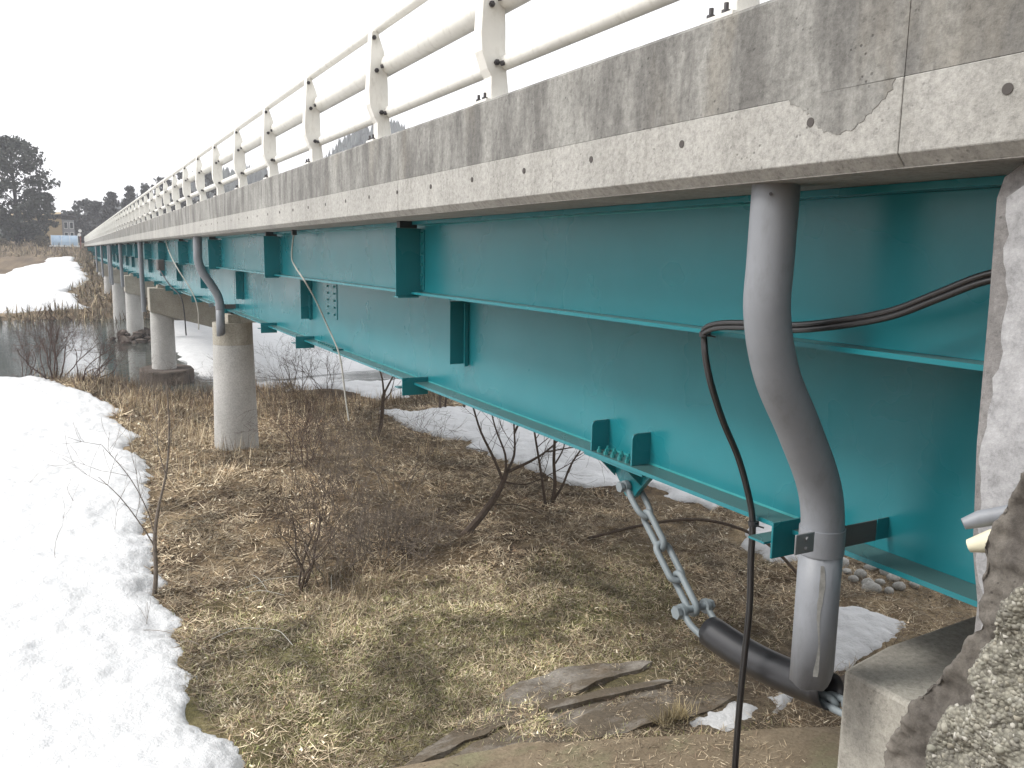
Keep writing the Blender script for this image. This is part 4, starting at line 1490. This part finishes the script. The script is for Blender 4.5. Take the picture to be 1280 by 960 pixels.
limb_tree('bare_tree', (5.95, 17.6), [
    ([(0, 0, 0), (0.08, 0, 0.5), (0.12, 0, 0.95), (0.16, 0, 1.15)], 0.05, 0.035),
    ([(0.14, 0, 1.0), (0.10, 0, 1.4), (0.0, 0, 1.75), (-0.12, 0, 2.0)], 0.026, 0.008),
    ([(0.16, 0, 1.1), (0.30, 0, 1.35), (0.45, 0, 1.6), (0.58, 0, 1.75)], 0.026, 0.009),
    ([(0.14, 0, 0.9), (0.35, 0.1, 1.1), (0.45, 0.1, 1.5)], 0.018, 0.006)], M['bark'],
    'single small sapling with dark trunk in front of the snow wedge', 9, 4)
limb_tree('thin_sapling', (0.64, 9.95), [
    ([(0, 0, 0), (0.03, 0, 0.30), (0.04, 0.0, 0.75), (0.10, 0.0, 1.1)], 0.028, 0.018),
    ([(0.04, 0, 0.75), (-0.04, 0, 1.1), (-0.2, -0.1, 1.5), (-0.45, -0.2, 1.9)], 0.008, 0.003),
    ([(0.10, 0, 1.1), (0.20, 0.0, 1.5), (0.26, 0.1, 2.0), (0.25, 0.1, 2.5)], 0.017, 0.006),
    ([(0.04, 0, 0.6), (-0.1, 0, 0.9), (-0.3, 0, 1.25), (-0.5, 0, 1.5)], 0.009, 0.003),
    ([(0.20, 0, 1.4), (0.12, 0, 1.8), (0.14, 0, 2.3)], 0.008, 0.003)], M['bark_grey'],
    'thin grey sapling at the edge of the snow field', 13, 2)
limb_tree('bare_tree', (8.9, 21.0), [
    ([(0, 0, 0), (0.0, 0, 0.6), (0.05, 0, 1.6)], 0.045, 0.03),
    ([(0.15, 0, 0), (0.2, 0, 0.7), (0.3, 0, 1.6)], 0.035, 0.02),
    ([(0.75, 0, 0), (0.7, 0, 0.6), (0.72, 0, 1.5)], 0.04, 0.02)], M['bark'],
    'pair of thin trunks beyond the snow strip, mostly behind the girder', 17, 1)

shrub(2.18, 9.35, 1.75, 4, M['bark'], 'wiry dark shrub in the brown grass left of the turf', 21, 4, 0.021, (0.15, 0), 0.8, 0.14, 3, splay=.6)
for i, (x, y, h, st, lb) in enumerate([
    (2.75, 9.6, 1.0, 15, 'dense fine-twigged thicket at the centre of the bank, left part'),
    (3.35, 9.8, 1.0, 17, 'dense dark thicket in front of the leaning tree trunk'),
    (3.9, 10.0, .9, 16, 'low tangled thicket at the foot of the leaning tree'),
    (3.5, 12.0, 1.5, 11, 'loose twiggy bush behind the dense thicket'),
    (4.6, 12.6, 1.5, 11, 'loose twiggy bush left of the leaning tree crown'),
    (3.75, 15.3, 1.7, 18, 'grey-brown bush right of the nearest pier column foot')]):
    shrub(x, y, h, st, M['bark_red'] if i == 5 else M['bark_grey'], lb, 40 + i, 3, 0.008, (0.05 * (i % 3 - 1), 0), 0.85, 0.38, 3, splay=.75, group='twiggy bushes on the near bank', wob=.22, name='bare_shrub')
for i, (x, y, h, st, r, lb) in enumerate([
    (-0.62, 28.6, 2.9, 9, .028, 'reddish bare bush leaning over the water at the snow edge'),
    (0.25, 27.6, 2.0, 8, .02, 'lower reddish bush beside the snow edge by the water'),
    (-1.55, 29.6, 1.7, 5, .018, 'sparse reddish bush at the far left of the snow edge')]):
    shrub(x, y, h, st, M['bark_red'], lb, 60 + i, 4, r, (0.25 if i != 1 else 0.45, 0), 0.75, 0.3, 3, splay=.7, group='reddish bushes at the water edge')
for i, (x, y, h, st, lb) in enumerate([
    (6.4, 27.4, 2.2, 8, 'dark twiggy bush on the river bank just right of the first column'),
    (7.6, 27.8, 1.9, 7, 'dark twiggy bush on the river bank under the girder edge'),
    (4.4, 28.4, 1.8, 6, 'thin stalks on the river bank between the first two columns'),
    (2.2, 26.8, 1.3, 7, 'brown brush at the foot of the second pier footing'),
    (1.6, 25.0, 1.2, 6, 'brown brush left of the second pier footing'),
    (3.3, 25.6, 1.1, 7, 'brown brush between the second footing and the first column'),
    (5.3, 26.0, 1.3, 8, 'brown brush right behind the first column')]):
    shrub(x, y, h, st, M['bark_grey'] if i > 1 else M['bark'], lb, 80 + i, 3, 0.014, (0, 0), 0.75, 0.45, 3, splay=.7, group='brush along the river bank')
# single stalks sticking out of the snow
for i, (x, y, h) in enumerate([(-0.35, 11.2, .9), (0.35, 12.2, .6), (-0.1, 14.0, .5), (-0.9, 15.5, .6), (0.5, 9.0, .45), (0.35, 13.6, .8)]):
    shrub(x, y, h + .2, 1, M['bark_grey'], ['bent stalk poking from the snow nearest the grass edge', 'short stalk in the snow by the grass', 'small dark stalk standing alone in the snow',
          'faint stalk farthest left in the snow', 'low twig at the snow rim nearest the camera', 'tall thin stalk rising from the snow by the grass'][i], 100 + i, 1, 0.005,
          (-0.5 if i % 2 == 0 else 0.2, 0), 0.6, 0, 2, name='dry_stalk', cat='stalk', group='stalks in the snow')
# exposed tree roots near the chain
for i, (p, lb) in list(enumerate([([(6.2, 9.3, -3.9), (6.7, 8.6, -3.55), (7.1, 7.9, -3.35), (7.4, 7.2, -3.45), (7.6, 6.6, -3.9)], 'long arching branch behind the black cable'),
                             ([(4.9, 7.0, -3.9), (5.6, 7.2, -3.78), (6.3, 7.5, -3.82), (7.0, 7.4, -3.9)], 'dead branch lying on the litter left of the cable'),
                             ([(6.2, 6.3, -3.9), (6.8, 6.5, -3.8), (7.4, 6.3, -3.9)], 'short dead branch by the snow patch')]))[:1]:
    o = MB().tube(smooth_path(p, 5), [0.022] * 1 + [0.02] * (len(smooth_path(p, 5)) - 1), 6).build('dead_branch', M['bark'], smooth=True)
    tag(o, lb, 'branch')
# long fallen straws
for i in range(9):
    rg = random.Random(200 + i)
    x, y = rg.uniform(0.9, 3.0), rg.uniform(7.6, 10.0)
    a = rg.uniform(0, math.pi)
    L = rg.uniform(0.4, 0.9)
    z = float(G(x, y))
    MBs = MB().tube(smooth_path([(x, y, z + 0.03), (x + L * .5 * math.cos(a), y + L * .5 * math.sin(a) + .04, z + 0.07), (x + L * math.cos(a), y + L * math.sin(a), z + 0.03)], 5), 0.0035, 4)
    o = MBs.build('fallen_stalk', M['cord'] if i % 3 else M['bark_grey'])
    tag(o, 'long pale fallen stalk lying over the brown grass by the snow', 'stalk', 'fallen stalks in the brown grass')


# ------------------------------------------------------------------ far bank: trees, house, shelter, marker
def leaf_cloud(rg, centers, per, rad, leaf, col):
    n = len(centers) * per
    c = np.repeat(np.array(centers), per, 0)
    d = rg.normal(0, 1, (n, 3))
    d /= np.linalg.norm(d, axis=1)[:, None]
    p = c + d * (rad * rg.random(n) ** 0.45)[:, None] * np.array([1, 1, 0.6])
    u = rg.normal(0, 1, (n, 3))
    u /= np.linalg.norm(u, axis=1)[:, None]
    w = np.cross(u, rg.normal(0, 1, (n, 3)))
    w /= np.linalg.norm(w, axis=1)[:, None]
    s = rg.uniform(0.5, 1.2, n)[:, None] * leaf
    V = np.stack([p - u * s, p + w * s * 0.6, p + u * s, p - w * s * 0.6], 1).reshape(-1, 3)
    F = np.arange(n * 4).reshape(-1, 4)
    cc = np.array(col) * rg.uniform(0.6, 1.4, (n, 1))
    return V, F, np.repeat(cc, 4, 0)


def far_tree(x, y, h, w, kind, label, seed, base=0.12, nc=70, per=55, leaf=0.28, col=(0.045, 0.052, 0.042), group='trees on the far bank', thin=1.0):
    rg = np.random.default_rng(seed)
    r2 = random.Random(seed)
    z = float(G(x, y)) - 0.2
    e = empty(kind, (x, y, z), label, 'tree', group)
    mb = MB()
    mb.tube([(x, y, z), (x + 0.1, y, z + h * 0.5), (x, y, z + h * 0.96)], [0.022 * h, 0.014 * h, 0.03], 8)
    cs = []
    for k in range(nc):
        t = base + (1 - base) * r2.random() ** 0.9
        if kind == 'conifer_tree':
            env = (1 - t) ** 0.75 + 0.05
        else:
            env = math.sin(math.pi * min(1, max(0.02, (t - base * 0.6) / (1 - base * 0.6)))) ** 0.45
        a = r2.uniform(0, 2 * math.pi)
        q = w / 2 * env * math.sqrt(r2.uniform(0.15, 1)) * r2.uniform(0.75, 1.1)
        c = (x + q * math.cos(a), y + q * math.sin(a), z + h * t)
        cs.append(c)
        if k % 2 == 0:
            mb.tube([(x, y, z + h * max(0.08, t - 0.14)), ((x + c[0]) / 2, (y + c[1]) / 2, z + h * (t - 0.04)), c], [0.006 * h, 0.003 * h, 0.02], 4)
    mb.build('trunk', M['bark_dark'], e)
    V, F, C = leaf_cloud(rg, cs, int(per * thin), w * 0.105 + 0.25, leaf, col)
    np_mesh('crown', V, F, M['leaf'], e, attr=C)
    return e


far_tree(-6.9, 150, 16.0, 11.0, 'broad_evergreen', 'big dark evergreen towering at the left edge on the far bank', 1, 0.06, 150, 70, 0.30)
far_tree(-13.5, 151, 14.5, 9.0, 'broad_evergreen', 'dark evergreen cut by the left picture edge', 2, 0.08, 90, 60, 0.30)
far_tree(-4.2, 156, 9.0, 5.5, 'broad_evergreen', 'shorter evergreen leaning over the tan house', 3, 0.1, 60, 50, 0.26)
frs = [(-0.2, 196, 6.5, 5.0), (3.2, 192, 9.2, 5.5), (5.4, 188, 8.4, 5.5), (8.3, 192, 10.4, 6), (11.8, 190, 11.8, 5.5), (14.6, 188, 13.0, 6), (18.0, 190, 13.8, 6.5), (22, 192, 15, 7), (27, 190, 15.5, 8),
       (1.2, 200, 6.5, 6), (6.8, 200, 8.0, 7), (12.5, 202, 9.5, 8)]
flab = ['low dark tree just right of the tan house', 'dark tree with a ragged top left of the tree row', 'rounded dark tree above the marker post', 'pointed dark tree near the bridge end',
        'taller dark tree rising by the railing start', 'dark tree behind the first distant railing posts', 'dark tree seen through the distant railing', 'tall dark tree behind the railing',
        'broad dark tree behind the railing, rightmost of the row', 'low tree filling the gap behind the row, left', 'low tree filling the gap behind the row, middle', 'low tree filling the gap behind the row, right']
for i, (x, y, h, w) in enumerate(frs):
    far_tree(x, y, h, w, 'conifer_tree' if i in (3, 4, 5, 7) else 'broad_evergreen', flab[i], 20 + i, 0.05, 60, 45, 0.34, (0.05, 0.055, 0.052))
for i, (x, y, h, w) in enumerate([(-16, 147, 1.5, 3), (-12, 146, 1.3, 3), (-9, 146, 1.2, 3), (-3.6, 146.5, 1.6, 2.4)]):
    far_tree(x, y, h, w, 'low_bush', ['scrubby bush at the far left of the far bank', 'scrubby bush under the big evergreen, left', 'scrubby bush under the big evergreen, right',
             'olive bush beside the tarpaulin shelter'][i], 50 + i, 0.1, 20, 40, 0.14, (0.09, 0.08, 0.05), 'bushes on the far bank')

hs_ = empty('tan_house', (-2, 172, 0.9), 'tan two-storey house with grey end wall half hidden by the big evergreen', 'house')
MB().box(-9.0, -0.85, 170, 178, 0.6, 5.0).build('wall', M['tan_wall'], hs_)
MB().prism([(170, 5.0), (178, 5.0), (174, 6.4)], 'x', -8.8, -0.9).build('gable', M['tan_wall'], hs_)
MB().box(-0.848, 1.1, 170.4, 177, 0.6, 5.0).build('annex_wall', M['grey_wall'], hs_)
MB().prism([(-9.3, 5.0), (-0.7, 5.75), (1.3, 5.45), (1.3, 5.6), (-0.7, 5.95), (-9.3, 5.2)], 'y', 169.6, 178.4).build('roof', M['roof'], hs_)
for x in (-0.55, 0.35):
    for z in (1.6, 3.4):
        f = MB().box(x, x + 0.62, 170.33, 170.399, z, z + 1.2).build('window', M['white_paint'], hs_)
        MB().box(x + 0.07, x + 0.55, 170.31, 170.329, z + 0.08, z + 1.12).build('pane', M['glass'], f)

ts = empty('tarpaulin_shelter', (-0.4, 146, 0.3), 'low curved shelter covered in pale blue and white tarpaulin', 'shelter')
pr = []
for k in range(13):
    a = math.pi * k / 12
    pr.append((146.2 - 1.5 * math.cos(a), 0.35 + 1.55 * math.sin(a) ** 0.7))
MB().prism(pr, 'x', -2.3, 1.3).build('tarpaulin', M['tarp'], ts)
for x in (-2.3, -0.9, 0.2, 1.3):
    MB().tube([(x, 146.2 - 1.53 * math.cos(math.pi * k / 12), 0.35 + 1.58 * math.sin(math.pi * k / 12) ** 0.7) for k in range(13)], 0.035, 6).build('hoop', M['white_paint'], ts)
MB().box(-2.6, 1.5, 144.4, 144.5, 0.15, 0.40).build('skirting_board', M['white_paint'], ts)
mk = empty('marker_post', (1.62, 141, 0.0), 'red-brown marker post with two round white reflectors by the bridge end', 'marker post')
MB().tube([(1.62, 141, -0.6), (1.62, 141, 2.0)], 0.09, 8).build('pole', M['rust_pole'], mk)
MB().tube([(1.62, 140.9, 2.55), (1.62, 140.82, 2.55)], 0.24, 16).build('reflector', M['white_paint'], mk)
MB().tube([(1.5, 140.9, 1.98), (1.5, 140.82, 1.98)], 0.24, 16).build('reflector', M['white_paint'], mk)
MB().tube([(1.62, 141, 2.0), (1.62, 141, 2.75)], 0.04, 8).build('mast', M['rust_pole'], mk)

# ------------------------------------------------------------------ hill with forest
xs = np.linspace(-60, 700, 70)
ys = np.linspace(300, 900, 40)
X, Y = np.meshgrid(xs, ys)
X, Y = X.ravel(), Y.ravel()


def HZ(X, Y):
    ridge = np.interp(X * 420.0 / np.maximum(Y, 380), [-60, 0, 38, 53, 70, 86, 95, 108, 117, 122, 130, 142, 155, 165, 182, 230, 400, 700], [0, 2, 16, 23, 27, 30, 26, 30, 38, 44, 52, 56, 56, 50, 38, 26, 20, 20])
    rise = np.clip((Y - 300) / 110, 0, 1)
    return 1.0 + ridge * rise * rise * (3 - 2 * rise) + 3 * fbm(X, Y, 0.02, 3)


ii = np.arange(len(X)).reshape(40, 70)
F = np.stack([ii[:-1, :-1].ravel(), ii[:-1, 1:].ravel(), ii[1:, 1:].ravel(), ii[1:, :-1].ravel()], 1)
tag(np_mesh('hill', np.stack([X, Y, HZ(X, Y)], 1), F, M['hill'], smooth=True), kind='structure')
n = 5200
fx, fy = RNG.uniform(-40, 320, n), RNG.uniform(320, 470, n)
fz = HZ(fx, fy)
hh = RNG.uniform(6, 11, n)
VV, FF, CC = [], [], []
o = 0
k = 7
for i in range(n):
    for (zb, zt, rr_) in ((0.1, 0.6, 0.24), (0.4, 0.95 + 0.1 * RNG.random(), 0.15)):
        a = np.arange(k) * 2 * math.pi / k + RNG.random()
        rr = hh[i] * rr_ * RNG.uniform(0.6, 1.25, k)
        VV.append(np.concatenate([np.stack([fx[i] + rr * np.cos(a), fy[i] + rr * np.sin(a), fz[i] + hh[i] * zb + RNG.uniform(-.5, .5, k)], 1),
                                  [[fx[i], fy[i], fz[i] + hh[i] * zt]]]))
        FF.append(np.stack([np.arange(k), (np.arange(k) + 1) % k, np.full(k, k)], 1) + o)
        CC.append(np.tile(np.array([0.05, 0.06, 0.055]) * RNG.uniform(0.6, 1.3), (k + 1, 1)))
        o += k + 1
fo = np_mesh('forest', np.concatenate(VV), np.concatenate(FF), M['leaf'], attr=np.concatenate(CC))
tag(fo, 'distant conifer forest on the hill behind the railing', 'forest', kind='stuff')

# ------------------------------------------------------------------ winter air over the river
hz, hn, hl, hb = mat_new('winter_air')
hn.remove(hb)
vol = hn.new('ShaderNodeVolumePrincipled')
vol.inputs['Color'].default_value = (0.93, 0.94, 1.0, 1)
vol.inputs['Density'].default_value = 0.0007
hl.new(vol.outputs[0], [q for q in hn if q.type == 'OUTPUT_MATERIAL'][0].inputs['Volume'])
HAZE = True
if HAZE:
    tag(MB().box(-1230, 1230, -27, 1290, -7.5, 100).build('haze', hz), 'pale winter haze over the river valley', 'haze', kind='stuff')
